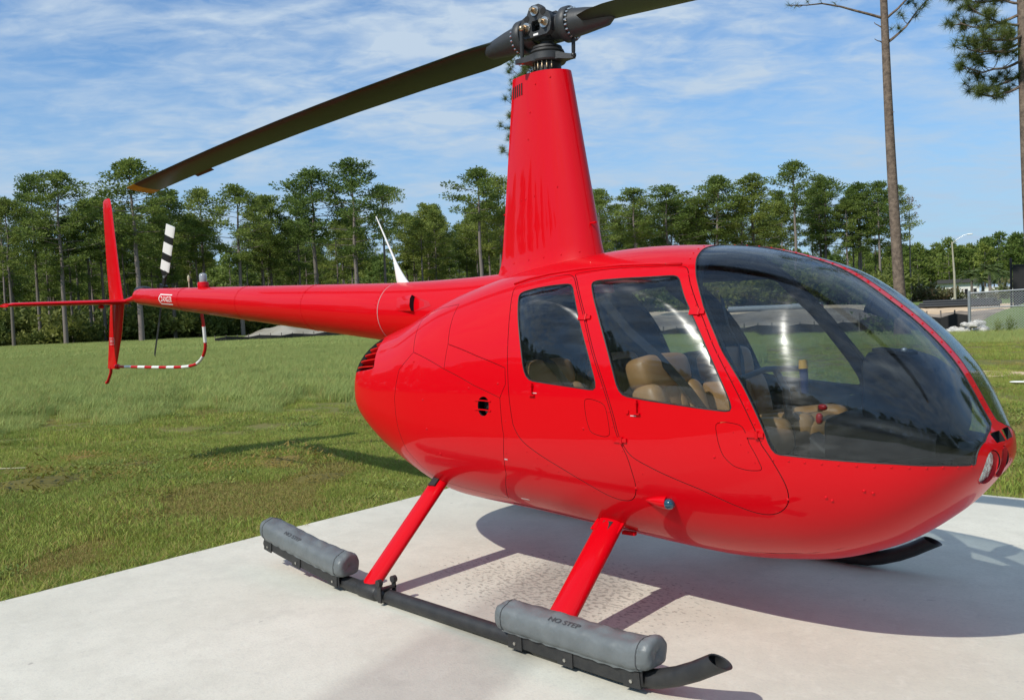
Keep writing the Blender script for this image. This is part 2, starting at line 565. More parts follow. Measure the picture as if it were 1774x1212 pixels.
# ------------------------------------------------------------------ ground, pad, banks
def polar(az, r, z=0.0):
    a = math.radians(az)
    return (CAM_POS[0]+r*math.cos(a), CAM_POS[1]+r*math.sin(a), z)


GZ = -0.06
rings = [0, 6, 12, 20, 30, 45, 70, 100, 150, 250, 500, 1500]
V = [(0, 0, GZ)]
F = []
nseg = 72
for r in rings[1:]:
    V += [(r*math.cos(2*PI*k/nseg), r*math.sin(2*PI*k/nseg), GZ) for k in range(nseg)]
F += [(0, 1+k, 1+(k+1) % nseg) for k in range(nseg)]
for i in range(len(rings)-2):
    a, b = 1+i*nseg, 1+(i+1)*nseg
    F += [(a+k, b+k, b+(k+1) % nseg, a+(k+1) % nseg) for k in range(nseg)]
g = MB().add(V, F).build('ground', M['soil'], kind='structure')

PA = Vector((-2.118, -2.415, 0))
E1 = Vector((-0.0860, 0.9963, 0))
E2 = Vector((0.9963, 0.0860, 0))
PT0, PT1, PE1 = -9.0, 5.46, 12.0


def pad_uv(x, y):
    d = Vector((x, y, 0)) - PA
    return d.dot(E1), d.dot(E2)


def on_pad(x, y, mrg=0.0):
    t, e = pad_uv(x, y)
    return PT0-mrg < t < PT1+mrg and -mrg < e < PE1+mrg


b = MB()
NS = 60
# slightly uneven slab edge, softened arris
def edge_pts(ins, z, wob):
    pts = []
    cs = [(PT0, 0), (PT1, 0), (PT1, PE1), (PT0, PE1)]
    for i in range(4):
        a0, a1 = cs[i], cs[(i+1) % 4]
        for k in range(NS):
            q = k/NS
            t, e = a0[0]+(a1[0]-a0[0])*q, a0[1]+(a1[1]-a0[1])*q
            w = wob*(math.sin(t*3.1+e*2.3)+0.6*math.sin(t*9.7-e*7.1))
            t += -ins if t > (PT0+PT1)/2 else ins
            e += -ins if e > PE1/2 else ins
            pts.append(PA + E1*(t+w) + E2*(e+w) + Vector((0, 0, z)))
    return pts
b.loft([edge_pts(0, -0.12, 0.006), edge_pts(0, -0.014, 0.006), edge_pts(0.014, 0, 0.003)], cap=True)
b.build('concrete_pad', M['concrete'], smooth=40, kind='structure')


def noise2(x, y):
    return (math.sin(x*1.3+y*0.7)+math.sin(x*0.53-y*1.9+1.3)+math.sin(x*2.9+y*2.3+0.4)*0.5)/2.5


def bank(name, m, az0, az1, r0, r1, h, rise, naz=70, nr=26, rough=0.15, fade=3.0, zoff=0.0):
    V, F = [], []
    for i in range(naz+1):
        az = az0+(az1-az0)*i/naz
        hh = h(az) if callable(h) else h
        e = float(sst(0, fade, az-az0)*sst(0, fade, az1-az))
        for j in range(nr+1):
            q = (j/nr)**1.6
            r = r0+(r1-r0)*q
            p = polar(az, r)
            up = float(sst(0, rise, r-r0))*e
            z = GZ-0.25+zoff+(hh+0.25)*up*(1+rough*noise2(p[0]*0.35, p[1]*0.35)) + 0.12*up*noise2(p[0]*1.7, p[1]*1.7)
            V.append((p[0], p[1], z))
    for i in range(naz):
        for j in range(nr):
            a = i*(nr+1)+j
            F.append((a, a+1, a+nr+2, a+nr+1))
    return MB().add(V, F).build(name, m, smooth=180, kind='structure')


BANK = lambda az: 0.46+0.56*float(sst(109.5, 115.5, az))
bank('dirt_bank', M['dirt'], 90, 137, 45.5, 135, BANK, 14, rough=0.22)
bank('sand_terrace', M['sand'], 91, 133, 63, 132, lambda az: BANK(az)+0.12, 5, rough=0.12, fade=5)
bank('grass_terrace', M['meadow'], 84, 142, 112, 460, 1.0, 12, naz=50, rough=0.03, fade=8)
bank('sand_mound', M['greysand'], 143.2, 153.6, 84, 108, 1.15, 12, naz=80, nr=40, rough=0.45, fade=4)
# grassy mound behind the chain-link gate
V, F = [], []
for i in range(19):
    for j in range(33):
        u, w = i/18*2-1, j/32*2-1
        x0, y0, _ = polar(103.2, 47.5)
        h = max(0, 1-u*u-w*w)
        a = math.radians(103.2)
        ex, ey = (math.cos(a), math.sin(a)), (-math.sin(a), math.cos(a))
        V.append((x0+ex[0]*u*6+ey[0]*w*3.6, y0+ex[1]*u*6+ey[1]*w*3.6, GZ-0.1+1.35*h**0.75+0.06*noise2(u*9, w*9)))
for i in range(18):
    for j in range(32):
        F.append((i*33+j, i*33+j+1, (i+1)*33+j+1, (i+1)*33+j))
MB().add(V, F).build('grass_mound', M['meadow'], smooth=180, kind='structure')
# bare sandy patch in the lawn
V = [polar(105.5, 19.9, GZ+0.006)]
for k in range(28):
    a = 2*PI*k/28
    w = 1+0.25*math.sin(3*a+1)+0.15*math.sin(7*a)
    p = polar(105.5, 19.9)
    V.append((p[0]+1.9*w*math.cos(a)*0.97+0.25*math.sin(a)*w, p[1]+0.75*w*math.sin(a)+0.4*math.cos(a)*w, GZ+0.006))
MB().add(V, [(0, 1+k, 1+(k+1) % 28) for k in range(28)]).build('sand_patch', M['sand'], kind='structure')


# ------------------------------------------------------------------ scattering (geometry nodes, for what nobody could count)
def scatter(name, pts, rz, sc, src, label=None, cat=None):
    me = bpy.data.meshes.new(name)
    me.from_pydata([tuple(p) for p in pts], [], [])
    n = len(pts)
    for an, arr in (('turn', rz), ('size', sc)):
        at = me.attributes.new(an, 'FLOAT', 'POINT')
        at.data.foreach_set('value', np.asarray(arr, np.float32)[:n])
    o = link(name, me, kind='stuff')
    if label:
        tag(o, label, cat)
    ng = bpy.data.node_groups.new(name+'_scatter', 'GeometryNodeTree')
    ng.interface.new_socket('Geometry', in_out='INPUT', socket_type='NodeSocketGeometry')
    ng.interface.new_socket('Geometry', in_out='OUTPUT', socket_type='NodeSocketGeometry')
    N, L = ng.nodes.new, ng.links.new
    gi, go = N('NodeGroupInput'), N('NodeGroupOutput')
    ip = N('GeometryNodeInstanceOnPoints')
    oi = N('GeometryNodeObjectInfo')
    oi.inputs['Object'].default_value = src
    oi.inputs['As Instance'].default_value = True
    oi.transform_space = 'ORIGINAL'
    a1 = N('GeometryNodeInputNamedAttribute'); a1.data_type = 'FLOAT'; a1.inputs['Name'].default_value = 'turn'
    a2 = N('GeometryNodeInputNamedAttribute'); a2.data_type = 'FLOAT'; a2.inputs['Name'].default_value = 'size'
    cx = N('ShaderNodeCombineXYZ')
    L(a1.outputs['Attribute'], cx.inputs['Z'])
    L(gi.outputs[0], ip.inputs['Points'])
    L(oi.outputs['Geometry'], ip.inputs['Instance'])
    L(cx.outputs[0], ip.inputs['Rotation'])
    L(a2.outputs['Attribute'], ip.inputs['Scale'])
    L(ip.outputs[0], go.inputs[0])
    md = o.modifiers.new('scatter', 'NODES')
    md.node_group = ng
    return o


def source(name, mb, mats, smooth=0):
    """mesh used only as the pattern of a scatter: never linked to the scene itself"""
    me = bpy.data.meshes.new(name)
    me.from_pydata(mb.v, [], mb.f)
    for m in (mats if isinstance(mats, (list, tuple)) else [mats]):
        me.materials.append(m)
    me.polygons.foreach_set('material_index', mb.m)
    me.update()
    return bpy.data.objects.new(name, me)


def blades(n, rad, hmin, hmax, w, lean, seed, wind=(0, 0), mats=1, p2=0.0, square=False):
    R = random.Random(seed)
    b = MB()
    for _ in range(n):
        if square:
            x, y = R.uniform(-rad, rad), R.uniform(-rad, rad)
        else:
            a, q = R.uniform(0, 2*PI), rad*math.sqrt(R.random())
            x, y = q*math.cos(a), q*math.sin(a)
        h = R.uniform(hmin, hmax)
        t = R.uniform(0, 2*PI)
        l = lean*h*R.random()
        ax = R.uniform(0, 2*PI)
        dx, dy = math.cos(t)*w/2, math.sin(t)*w/2
        mx, my = x+l*0.35*math.cos(ax)+wind[0]*h*0.3, y+l*0.35*math.sin(ax)+wind[1]*h*0.3
        tx, ty = x+l*math.cos(ax)+wind[0]*h, y+l*math.sin(ax)+wind[1]*h
        b.add([(x-dx, y-dy, -0.01), (x+dx, y+dy, -0.01), (mx+dx*0.7, my+dy*0.7, h*0.6), (mx-dx*0.7, my-dy*0.7, h*0.6), (tx, ty, h)],
              [(0, 1, 2, 3), (3, 2, 4)], 1 if (mats > 1 and R.random() < p2) else 0)
    return b


lawn_src = source('lawn_pattern', blades(210, 0.27, 0.015, 0.070, 0.0075, 1.1, 1, mats=2, p2=0.28), [M['lawn'], M['lawn2']])
dry_src = source('dry_lawn_pattern', blades(200, 0.25, 0.012, 0.045, 0.006, 1.4, 2, mats=2, p2=0.75), [M['lawn'], M['lawn2']])
fringe_src = source('fringe_pattern', blades(26, 0.05, 0.02, 0.075, 0.006, 1.3, 3, mats=2, p2=0.35), [M['lawn'], M['lawn2']])
tall_src = source('tall_pattern', blades(420, 0.55, 0.12, 0.32, 0.011, 0.75, 4, wind=(0.16, 0.12), mats=2, p2=0.14), [M['tall'], M['lawn2']])
far_src = source('far_pattern', blades(420, 1.6, 0.16, 0.40, 0.030, 0.5, 5, wind=(0.25, 0.2), mats=2, p2=0.12), [M['tall'], M['lawn2']])


def tall_edge(az):
    return 16.8 + 1.3*math.sin(az*0.9) + 0.6*math.sin(az*2.7+1) if az > 128 else 60


lp, dp, tp, fp = [], [], [], []
rg = random.Random(21)
for _ in range(16000):
    az = rg.uniform(97, 172)
    r = math.sqrt(rg.uniform(3.0**2, 40**2))
    if r > 22 and rg.random() < 0.6:
        continue
    x, y, _z = polar(az, r)
    if on_pad(x, y, 0.24):
        continue
    if (x-polar(105.5, 19.9)[0])**2/3.4+(y-polar(105.5, 19.9)[1])**2/0.6 < 1 and rg.random() < 0.45:
        continue
    if r > tall_edge(az)+0.6:
        continue
    n = noise2(x*0.55+3, y*0.55)+0.6*noise2(x*1.7, y*1.7+5)
    (dp if n > 0.55 else lp).append((x, y, GZ))
for _ in range(5200):      # more lawn where it is nearest
    az = rg.uniform(130, 172)
    r = math.sqrt(rg.uniform(4.0**2, 13**2))
    x, y, _z = polar(az, r)
    if not on_pad(x, y, 0.24):
        n = noise2(x*0.55+3, y*0.55)+0.6*noise2(x*1.7, y*1.7+5)
        (dp if n > 0.5 else lp).append((x, y, GZ))
for _ in range(9000):
    az = rg.uniform(120, 172)
    r = math.sqrt(rg.uniform(15**2, 58**2))
    if r < tall_edge(az) and az > 128:
        continue
    if az <= 128 and r < 24:
        continue
    x, y, _z = polar(az, r)
    # two wheel tracks run through the tall grass
    q1 = abs((r-19.6)-0.17*(165-az))
    if q1 < 0.22 and az > 140:
        continue
    tp.append((x, y, GZ))
for _ in range(7000):
    az = rg.uniform(112, 174)
    r = math.sqrt(rg.uniform(52**2, 124**2))
    if az < 138 and r > 56:
        continue
    if 143.5 < az < 153.4 and 85 < r < 107:
        continue
    fp.append((*polar(az, r)[:2], GZ))
# rough weeds in front of the fence and the silt barrier on the right
for _ in range(900):
    az = rg.uniform(98, 128)
    r = rg.uniform(33, 44 if az > 108.5 else 42)
    tp.append((*polar(az, r)[:2], GZ-0.12))


def rands(n, lo, hi):
    return NPR.uniform(0, 2*PI, n), NPR.uniform(lo, hi, n)


def patchy(P, lo, hi):
    a, s = rands(len(P), lo, hi)
    for i, (x, y, _z) in enumerate(P):
        s[i] *= 0.85+0.45*max(-0.6, noise2(x*1.1+2, y*1.1)+0.5*noise2(x*3.1, y*3.3))
    return a, s


scatter('lawn_grass', lp, *patchy(lp, 0.8, 1.25), lawn_src)
scatter('dry_lawn_grass', dp, *patchy(dp, 0.8, 1.2), dry_src)
# broad-leaved plantain and clover among the grass
cl = MB()
Rc = random.Random(8)
for _ in range(46):
    a, q = Rc.uniform(0, 2*PI), 0.11*math.sqrt(Rc.random())
    x, y, t, s = q*math.cos(a), q*math.sin(a), Rc.uniform(0, 2*PI), Rc.uniform(0.008, 0.017)
    d, w = Vector((math.cos(t), math.sin(t), Rc.uniform(0.1, 0.8))), Vector((-math.sin(t), math.cos(t), 0))
    p = Vector((x, y, Rc.uniform(0.005, 0.05)))
    cl.add([p, p+d*s+w*s*0.5, p+d*s*2, p+d*s-w*s*0.5], [(0, 1, 2, 3)])
clover_src = source('clover_pattern', cl, M['clover'])
cp = []
for _ in range(4200):
    az, r = rg.uniform(97, 172), math.sqrt(rg.uniform(4.5**2, 17**2))
    x, y, _z = polar(az, r)
    if on_pad(x, y, 0.1) or noise2(x*0.9+7, y*0.9)+0.7*noise2(x*2.3, y*2.1+3) < 0.35:
        continue
    cp.append((x, y, GZ))
scatter('clover', cp, *rands(len(cp), 0.7, 1.5), clover_src)
a_, s_ = rands(len(tp), 0.75, 1.15)
for i_, (x_, y_, z_) in enumerate(tp):       # the tall grass thins out toward the mown edge
    rr_, az_ = math.hypot(x_-CAM_POS[0], y_-CAM_POS[1]), math.degrees(math.atan2(y_-CAM_POS[1], x_-CAM_POS[0]))
    if az_ > 128:
        s_[i_] *= 0.42+0.58*float(sst(0, 3.2, rr_-tall_edge(az_)))
scatter('tall_grass', tp, a_*0.18, s_, tall_src)
a_, s_ = rands(len(fp), 0.8, 1.1)
scatter('meadow_grass', fp, a_*0.18, s_, far_src)
# ragged fringe of grass against the slab edge
ep = []
for _ in range(1500):
    t = rg.uniform(-3.2, PT1)
    p = PA + E1*t - E2*(0.03+0.22*rg.random()**1.7)
    ep.append((p.x, p.y, GZ))
for _ in range(700):
    e = rg.uniform(0, 9)
    p = PA + E1*(PT1+0.03+0.22*rg.random()**1.7) + E2*e
    ep.append((p.x, p.y, GZ))
scatter('fringe_grass', ep, *rands(len(ep), 0.7, 1.3), fringe_src)


# brown-green weed clumps that stand out of the mown grass
def weed_mesh(seed):
    R = random.Random(seed)
    b = MB()
    rim_ = [R.uniform(0.24, 0.34) for _ in range(14)]
    b.add([(0, 0, 0.035)]+[(rim_[k]*math.cos(2*PI*k/14), rim_[k]*math.sin(2*PI*k/14), -0.004) for k in range(14)], [(0, 1+k, 1+(k+1) % 14) for k in range(14)])
    for _ in range(420):
        a, q = R.uniform(0, 2*PI), math.sqrt(R.random())
        x, y = q*math.cos(a)*0.3, q*math.sin(a)*0.3
        z = R.uniform(0.0, 0.13)*(1.1-q)
        t, s = R.uniform(0, 2*PI), R.uniform(0.010, 0.022)
        d = Vector((math.cos(t), math.sin(t), R.uniform(0.1, 0.9)))
        w = Vector((-math.sin(t), math.cos(t), 0))*s*0.4
        p = Vector((x, y, z))
        b.add([p-w, p+w, p+d*s*1.6], [(0, 1, 2)])
    return b


weed_meshes = []
for k in range(3):
    o = weed_mesh(50+k).build('weed_clump', M['weed'], smooth=0)
    weed_meshes.append(o.data)
    bpy.data.objects.remove(o)
WEEDS = [(-7.92, 0.03, 1.1, 'small weed clump alone at the left of the mown lawn, pale stick beyond it'),
         (-6.73, 0.20, 1.3, 'brownish weed clump left of centre on the lawn, nearer the tall grass'),
         (-6.27, 0.80, 1.3, 'weed clump in the lawn below the tail rotor guard'),
         (-6.03, 0.95, 1.0, 'low weed clump just right of the one below the tail rotor guard'),
         (-5.34, 1.37, 2.0, 'largest brown weed clump on the lawn, beside the shadow of the tail boom'),
         (-5.36, 1.68, 1.0, 'weed clump at the far side of the tail boom shadow'),
         (-4.59, -0.61, 1.4, 'flat weed clump halfway between the slab edge and the tall grass'),
         (-5.85, -0.22, 1.2, 'brown weed tuft in the middle of the mown lawn'),
         (-6.34, -0.98, 2.6, 'wide olive weed patch near the left border of the lawn'),
         (-4.11, 0.95, 1.2, 'flat weed clump nearest the belly of the helicopter'),
         (-7.17, -0.72, 0.9, 'small dark weed clump beyond the wide olive patch'),
         (-5.54, 0.56, 1.2, 'long low weed clump before the boom shadow'),
         (-3.77, -0.98, 1.0, 'weed clump nearest the concrete slab')]
for i, (x, y, s, lb) in enumerate(WEEDS):
    o = bpy.data.objects.new('weed_clump', weed_meshes[i % 3])
    COL.objects.link(o)
    o.location = (x, y, GZ+0.01)
    o.scale = (s, s, s*0.9)
    o.rotation_euler = (0, 0, i*1.7)
    tag(o, lb, 'weed', 'weed clumps on the lawn')
MB().tube([(-7.75, -1.5, GZ+0.05), (-7.68, -1.1, GZ+0.07), (-7.58, -0.72, GZ+0.04)], [0.012, 0.011, 0.006], 8).build('stick', mat('pale_wood', (0.55, 0.50, 0.30), rough=0.8))
tag(bpy.data.objects['stick'], 'pale straw coloured stick lying on the lawn at the left border', 'stick')


# ------------------------------------------------------------------ pines
def leaf_cluster(b, c, rad, n, size, R, flat=0.7):
    for _ in range(n):
        d = Vector((R.gauss(0, 1), R.gauss(0, 1), R.gauss(0, 1)))
        d.normalize()
        q = rad*(R.random()**0.45)
        p = Vector(c) + Vector((d.x*q, d.y*q, d.z*q*flat))
        ax = (d + Vector((R.uniform(-.7, .7), R.uniform(-.7, .7), R.uniform(-.2, .9)))).normalized()
        s = size*R.uniform(0.6, 1.3)
        w = ax.cross(Vector((R.uniform(-1, 1), R.uniform(-1, 1), R.uniform(-1, 1)))).normalized()*s*0.34
        b.add([p-w, p+w, p+ax*s], [(0, 1, 2)])


def make_pine(seed, H=20.0, base=0.55, W=3.4, top=1.0, nb=30, ncl=3, nleaf=84, leafsize=0.23, crad=0.90, lean=0.0, r0=0.19):
    R = random.Random(seed)
    tb, cb = MB(), MB()
    wob = [(R.uniform(-.12, .12), R.uniform(-.12, .12)) for _ in range(9)]
    path, rad = [], []
    for i in range(9):
        q = i/8
        path.append((lean*q*q*H+wob[i][0]*q, wob[i][1]*q, H*q*0.98-0.15))
        rad.append(r0*(1-q)**0.75+0.025)

    def at(z):
        q = min(max(z/(H*0.98), 0), 1)*8
        i = min(int(q), 7)
        a, bb = Vector(path[i]), Vector(path[i+1])
        return a+(bb-a)*(q-i)
    tb.tube(path, rad, 7)
    ang = R.uniform(0, 6)
    for k in range(nb):
        f = k/(nb-1)
        zf = base + (1.0-base)*f**0.9
        ang += 2.4+R.uniform(-.5, .5)
        prof = (0.55+0.75*math.sin(PI*min(1, (f*0.85+0.15)))) * (1-0.62*f**2.2)
        Ln = W*prof*R.uniform(0.55, 1.1)
        if f < 0.12:
            Ln *= R.uniform(0.3, 0.9)
        up = 0.05+0.75*f+R.uniform(-.15, .2)
        p0 = at(H*zf*0.97)
        d = Vector((math.cos(ang), math.sin(ang), 0))
        p1 = p0+d*Ln*0.55+Vector((0, 0, Ln*0.25*up))
        p2 = p0+d*Ln+Vector((0, 0, Ln*(0.55*up)+0.15))
        tb.tube([p0, p1, p2], [0.055*(1.2-f), 0.035, 0.015], 4, cap=False)
        for j in range(ncl):
            q = 0.45+0.55*(j+R.random()*0.6)/ncl
            p = p0+(p2-p0)*q+Vector((R.uniform(-.35, .35), R.uniform(-.35, .35), R.uniform(-.05, .35)))*min(1, Ln/2)
            leaf_cluster(cb, p, crad*R.uniform(0.65, 1.1), nleaf, leafsize, R, 0.55)
    leaf_cluster(cb, at(H*0.99), crad*0.8, nleaf, leafsize, R, 0.9)
    for _ in range(5):      # dead stubs on the bole
        z = H*R.uniform(0.3, base)
        a = R.uniform(0, 6.28)
        p = at(z)
        tb.tube([p, p+Vector((math.cos(a), math.sin(a), 0.1))*R.uniform(0.3, 0.9)], [0.03, 0.012], 4, cap=False)
    return tb, cb


PINES = []
for k, kw in enumerate([dict(base=0.50, W=3.4), dict(base=0.60, W=3.0, nb=26), dict(base=0.45, W=3.8, nb=34), dict(base=0.66, W=3.2, nb=22),
                        dict(base=0.55, W=3.0, nb=30, lean=0.02), dict(base=0.40, W=3.2, nb=36), dict(base=0.70, W=2.6, nb=18), dict(base=0.52, W=3.9, nb=28)]):
    tb, cb = make_pine(100+k, **kw)
    t = tb.build('trunk', M['bark_far'], smooth=60)
    cr = cb.build('crown', M['needles'], smooth=0)
    PINES.append((t.data, cr.data))
    bpy.data.objects.remove(t); bpy.data.objects.remove(cr)
tb, cb = make_pine(140, base=0.72, W=2.6, nb=16, ncl=2, nleaf=22)
t = tb.build('trunk', M['bark_far'], smooth=60); cr = cb.build('crown', M['needles_dead'], smooth=0)
DEAD = (t.data, cr.data)
bpy.data.objects.remove(t); bpy.data.objects.remove(cr)


def pine(x, y, z, h, w, var, label, group, rz=None):
    o = thing('pine_tree', label, 'tree', (x, y, z), rnd.uniform(0, 2*PI) if rz is None else rz, group)
    s = w/6.6
    o.scale = (s, s, h/20.0)
    for nm, me in zip(('trunk', 'crown'), var):
        link(nm, me, o)
    return o


FRONT = [(-110.4,27.4,17.5,5.4,'pine at the left border of the photo, cut by its edge'),(-113.4,31.2,21.0,5.6,'second pine from the left border, thin bole'),
 (-106.9,32.0,20.5,7.2,'tall broad pine left of the tail fin, third from the left border'),(-113.5,37.3,18.3,5.7,'shorter pine just left of the top of the red tail fin'),
 (-102.2,39.0,22.0,9.0,'tallest broad pine above the tail rotor, touching the rotor blade tip'),(-106.2,44.9,19.0,6.3,'pine right of the black and white tail rotor blade'),
 (-109.1,50.5,20.2,7.0,'pine standing above the red beacon on the boom'),(-100.8,51.4,19.5,7.4,'broad pine above the left part of the tail boom'),
 (-107.7,59.7,19.7,6.7,'pine left of the two tallest ones above the middle of the boom'),(-96.9,60.1,21.7,9.4,'flat topped tall pine above the middle of the boom'),
 (-89.9,61.6,22.0,8.2,'tall rounded pine left of the white whip antenna'),(-95.8,70.6,20.4,6.1,'umbrella shaped pine right above the tip of the white antenna'),
 (-106.5,82.9,18.3,6.4,'low pine right of the antenna, left of two darker ones'),(-101.2,83.0,19.1,7.2,'dense dark pine midway between antenna and rotor tower'),
 (-84.2,78.1,21.7,8.3,'tall round topped pine left of the red rotor tower'),(-89.5,87.1,22.0,6.8,'pine partly hidden by the left edge of the rotor tower'),
 (-77.4,95.5,17.9,5.9,'pine emerging at the right edge of the rotor tower'),(-77.1,103.3,18.6,7.5,'first full pine right of the rotor tower'),
 (-75.5,109.4,19.3,8.2,'round pine right of the tower, second full one'),(-74.1,115.2,17.6,7.5,'shorter pine above the rear of the cabin roof'),
 (-70.4,115.2,20.3,8.3,'tall pine above the top corner of the windshield'),(-67.6,121.4,20.7,9.5,'wide pine above the windshield'),
 (-60.3,120.9,21.8,7.8,'tallest pine of the row right of the tower, narrow top'),(-59.0,128.2,19.8,7.7,'flat topped pine right of the tallest one on that side'),
 (-56.0,133.9,18.9,6.9,'pine left of the near bare trunk'),(-51.9,131.3,18.4,5.8,'thin pine just left of the near bare trunk'),
 (-52.1,137.7,18.2,5.5,'thin pine behind the near bare trunk')]
for i, (x, y, h, w, lb) in enumerate(FRONT):
    pine(x, y, GZ if i < 16 else 0.9, h+(0 if i < 16 else 0.3), w*1.25, PINES[i % 8], lb, 'front row of pines along the field')
pine(-51.2, 141.3, 1.2, 16.9, 4.6, DEAD, 'thin pine with brown dead crown right of the near bare trunk', 'front row of pines along the field')

rt = random.Random(5)
cx0, cy0 = CAM_POS[0], CAM_POS[1]


def skyline(az):
    """greatest height over distance the back rows may reach, from the front row's own outline"""
    best = 0
    for x, y, h, w, _l in FRONT:
        d = math.hypot(x-cx0, y-cy0)
        a = math.degrees(math.atan2(y-cy0, x-cx0))
        half = math.degrees(w*0.75/d)
        k = max(0.0, 1-abs(az-a)/(half*1.8))
        best = max(best, (h-1.5)/d*(0.80+0.17*k))
    return best if best else 0.12


n_back = 0
for _ in range(700):
    if n_back >= 150:
        break
    az = rt.uniform(112.5, 171)
    left = az > 135
    r = rt.uniform(122, 178) if left else rt.uniform(142, 190)
    if 142.8 < az < 144.3 or 161.7 < az < 162.4:       # gaps where the sky shows between the boles
        continue
    x, y, _z = polar(az, r)
    h = min(rt.uniform(15, 21.5), skyline(az)*r*rt.uniform(0.72, 0.98)+1.5)
    if h < 9:
        continue
    pine(x, y, GZ if left else 1.2, h, rt.uniform(4.5, 7.0)*1.05, PINES[rt.randrange(8)],
         'pine standing deep in the tree line behind its front row', 'pines deep in the tree line')
    n_back += 1


# undergrowth under the pines, the far forest, the woods all round
def bush_mb(seed, n=420, size=0.36, rx=1.9, rz=1.5):
    R = random.Random(seed)
    b = MB()
    blobs = [(R.uniform(-.8, .8)*rx, R.uniform(-.8, .8)*rx, R.uniform(0.2, 1)*rz, R.uniform(0.5, 0.95)) for _ in range(9)]
    for x, y, z, q in blobs:
        leaf_cluster(b, (x, y, z), q, n//9, size, R, 0.9)
    return b


bush_src = source('bush_pattern', bush_mb(3), M['brush'])
bush_src2 = source('bush_pattern_b', bush_mb(4, 380, 0.42, 1.6, 2.4), M['brush'])
up, up2 = [], []
for _ in range(900):
    az = rt.uniform(111, 174)
    left = az > 137
    if left:
        r = rt.uniform(119, 150)
        if 143.5 < az < 153.5 and r < 122:
            continue
    else:
        r = rt.uniform(131, 165)
    x, y, _z = polar(az, r)
    (up if rt.random() < 0.55 else up2).append((x, y, (GZ if left else 1.2)))
scatter('undergrowth', up, *rands(len(up), 0.5, 1.5), bush_src, 'dark green undergrowth massed beneath the pines', 'undergrowth')
scatter('tall_undergrowth', up2, *rands(len(up2), 0.6, 2.0), bush_src2, 'taller saplings and brush massed beneath the pines', 'undergrowth')

fb = MB()
tb, cb = make_pine(160, base=0.35, W=4.2, nb=24, ncl=2, nleaf=26, leafsize=0.8, crad=1.25)
fb.add(tb.v, tb.f, 0); fb.add(cb.v, cb.f, 1)
far_pine = source('far_pine_pattern', fb, [M['bark_far'], M['needles']])
ff = []
for _ in range(520):
    az = rt.uniform(92, 131)
    r = rt.uniform(330, 430)
    ff.append((*polar(az, r)[:2], 1.0))
for _ in range(260):
    ff.append((*polar(rt.uniform(131, 178), rt.uniform(215, 300))[:2], 0))
scatter('distant_forest', ff, *rands(len(ff), 0.75, 1.05), far_pine, 'far green forest closing the view beyond the sandy ground', 'forest')
wb = []
for _ in range(330):
    az = rt.uniform(176, 446)
    if 86 < az-360:
        continue
    wb.append((*polar(az, rt.uniform(75, 115))[:2], GZ))
scatter('surrounding_woods', wb, *rands(len(wb), 0.7, 1.05), far_pine, 'pine woods closing the field on the side of the viewpoint', 'woods')
scatter('surrounding_brush', [(*polar(rt.uniform(176, 446), rt.uniform(72, 82))[:2], GZ) for _ in range(260)], *rands(260, 1.0, 1.9), bush_src2,
        'brush along the foot of the woods on the side of the viewpoint', 'undergrowth')


# three pines that stand much nearer: needle tufts on real limbs
def tuft(b, c, n, ln, w, R, up=0.25):
    for _ in range(n):
        d = Vector((R.gauss(0, 1), R.gauss(0, 1), R.gauss(0, 1)+up*1.5)).normalized()
        s = d.cross(Vector((R.uniform(-1, 1), R.uniform(-1, 1), R.uniform(-1, 1)))).normalized()*w/2
        p = Vector(c)
        L_ = ln*R.uniform(0.7, 1.15)
        b.add([p-s, p+s, p+d*L_], [(0, 1, 2)])


def limb(tb, cb, p0, d, ln, R, r=0.05, sag=0.25, tufts=7, twig=0.9, tl=0.30, nn=46, bare=0.35):
    p0 = Vector(p0)
    d = Vector(d).normalized()
    pts = [p0]
    for i in range(1, 7):
        q = i/6
        p = p0+d*ln*q+Vector((0, 0, -sag*ln*(q*(1-q))*1.6))+Vector((R.uniform(-1, 1), R.uniform(-1, 1), R.uniform(-1, 1)))*0.05*ln*q
        pts.append(p)
    tb.tube(pts, [r*(1-0.8*i/6)+0.006 for i in range(7)], 6, cap=False)
    for k in range(tufts):
        q = bare+(1-bare)*(k+0.7)/tufts
        i = min(int(q*6), 5)
        p = pts[i]+(pts[i+1]-pts[i])*(q*6-i)
        e = p+Vector((R.uniform(-1, 1), R.uniform(-1, 1), R.uniform(-0.15, 0.9)))*twig*0.5
        if k == tufts-1:
            e = pts[-1]
        mid = (p+e)/2+Vector((0, 0, -0.06))
        tb.tube([p, mid, e], [0.016, 0.012, 0.008], 4, cap=False)
        tuft(cb, e, int(nn*1.7), tl, 0.012, R)
        tuft(cb, (mid+e)/2, nn//2, tl*0.8, 0.012, R)
        tuft(cb, e+Vector((R.uniform(-1, 1), R.uniform(-1, 1), R.uniform(-.3, 1)))*tl*0.55, nn, tl*0.85, 0.012, R)


def near_trunk(tb, H, r0, r1, dx, dy, R, sides=14):
    path, rad = [], []
    for i in range(22):
        q = i/21
        path.append((dx*q+0.05*math.sin(q*7+r0*9), dy*q+0.04*math.cos(q*6), H*q-0.2))
        flare = 0.14*math.exp(-q*H/0.5)
        rad.append(r0+(r1-r0)*q+flare)
    tb.tube(path, rad, sides)
    return lambda z: Vector(path[min(21, max(0, int(z/H*21)))]).lerp(Vector(path[min(21, int(z/H*21)+1)]), z/H*21-int(z/H*21))


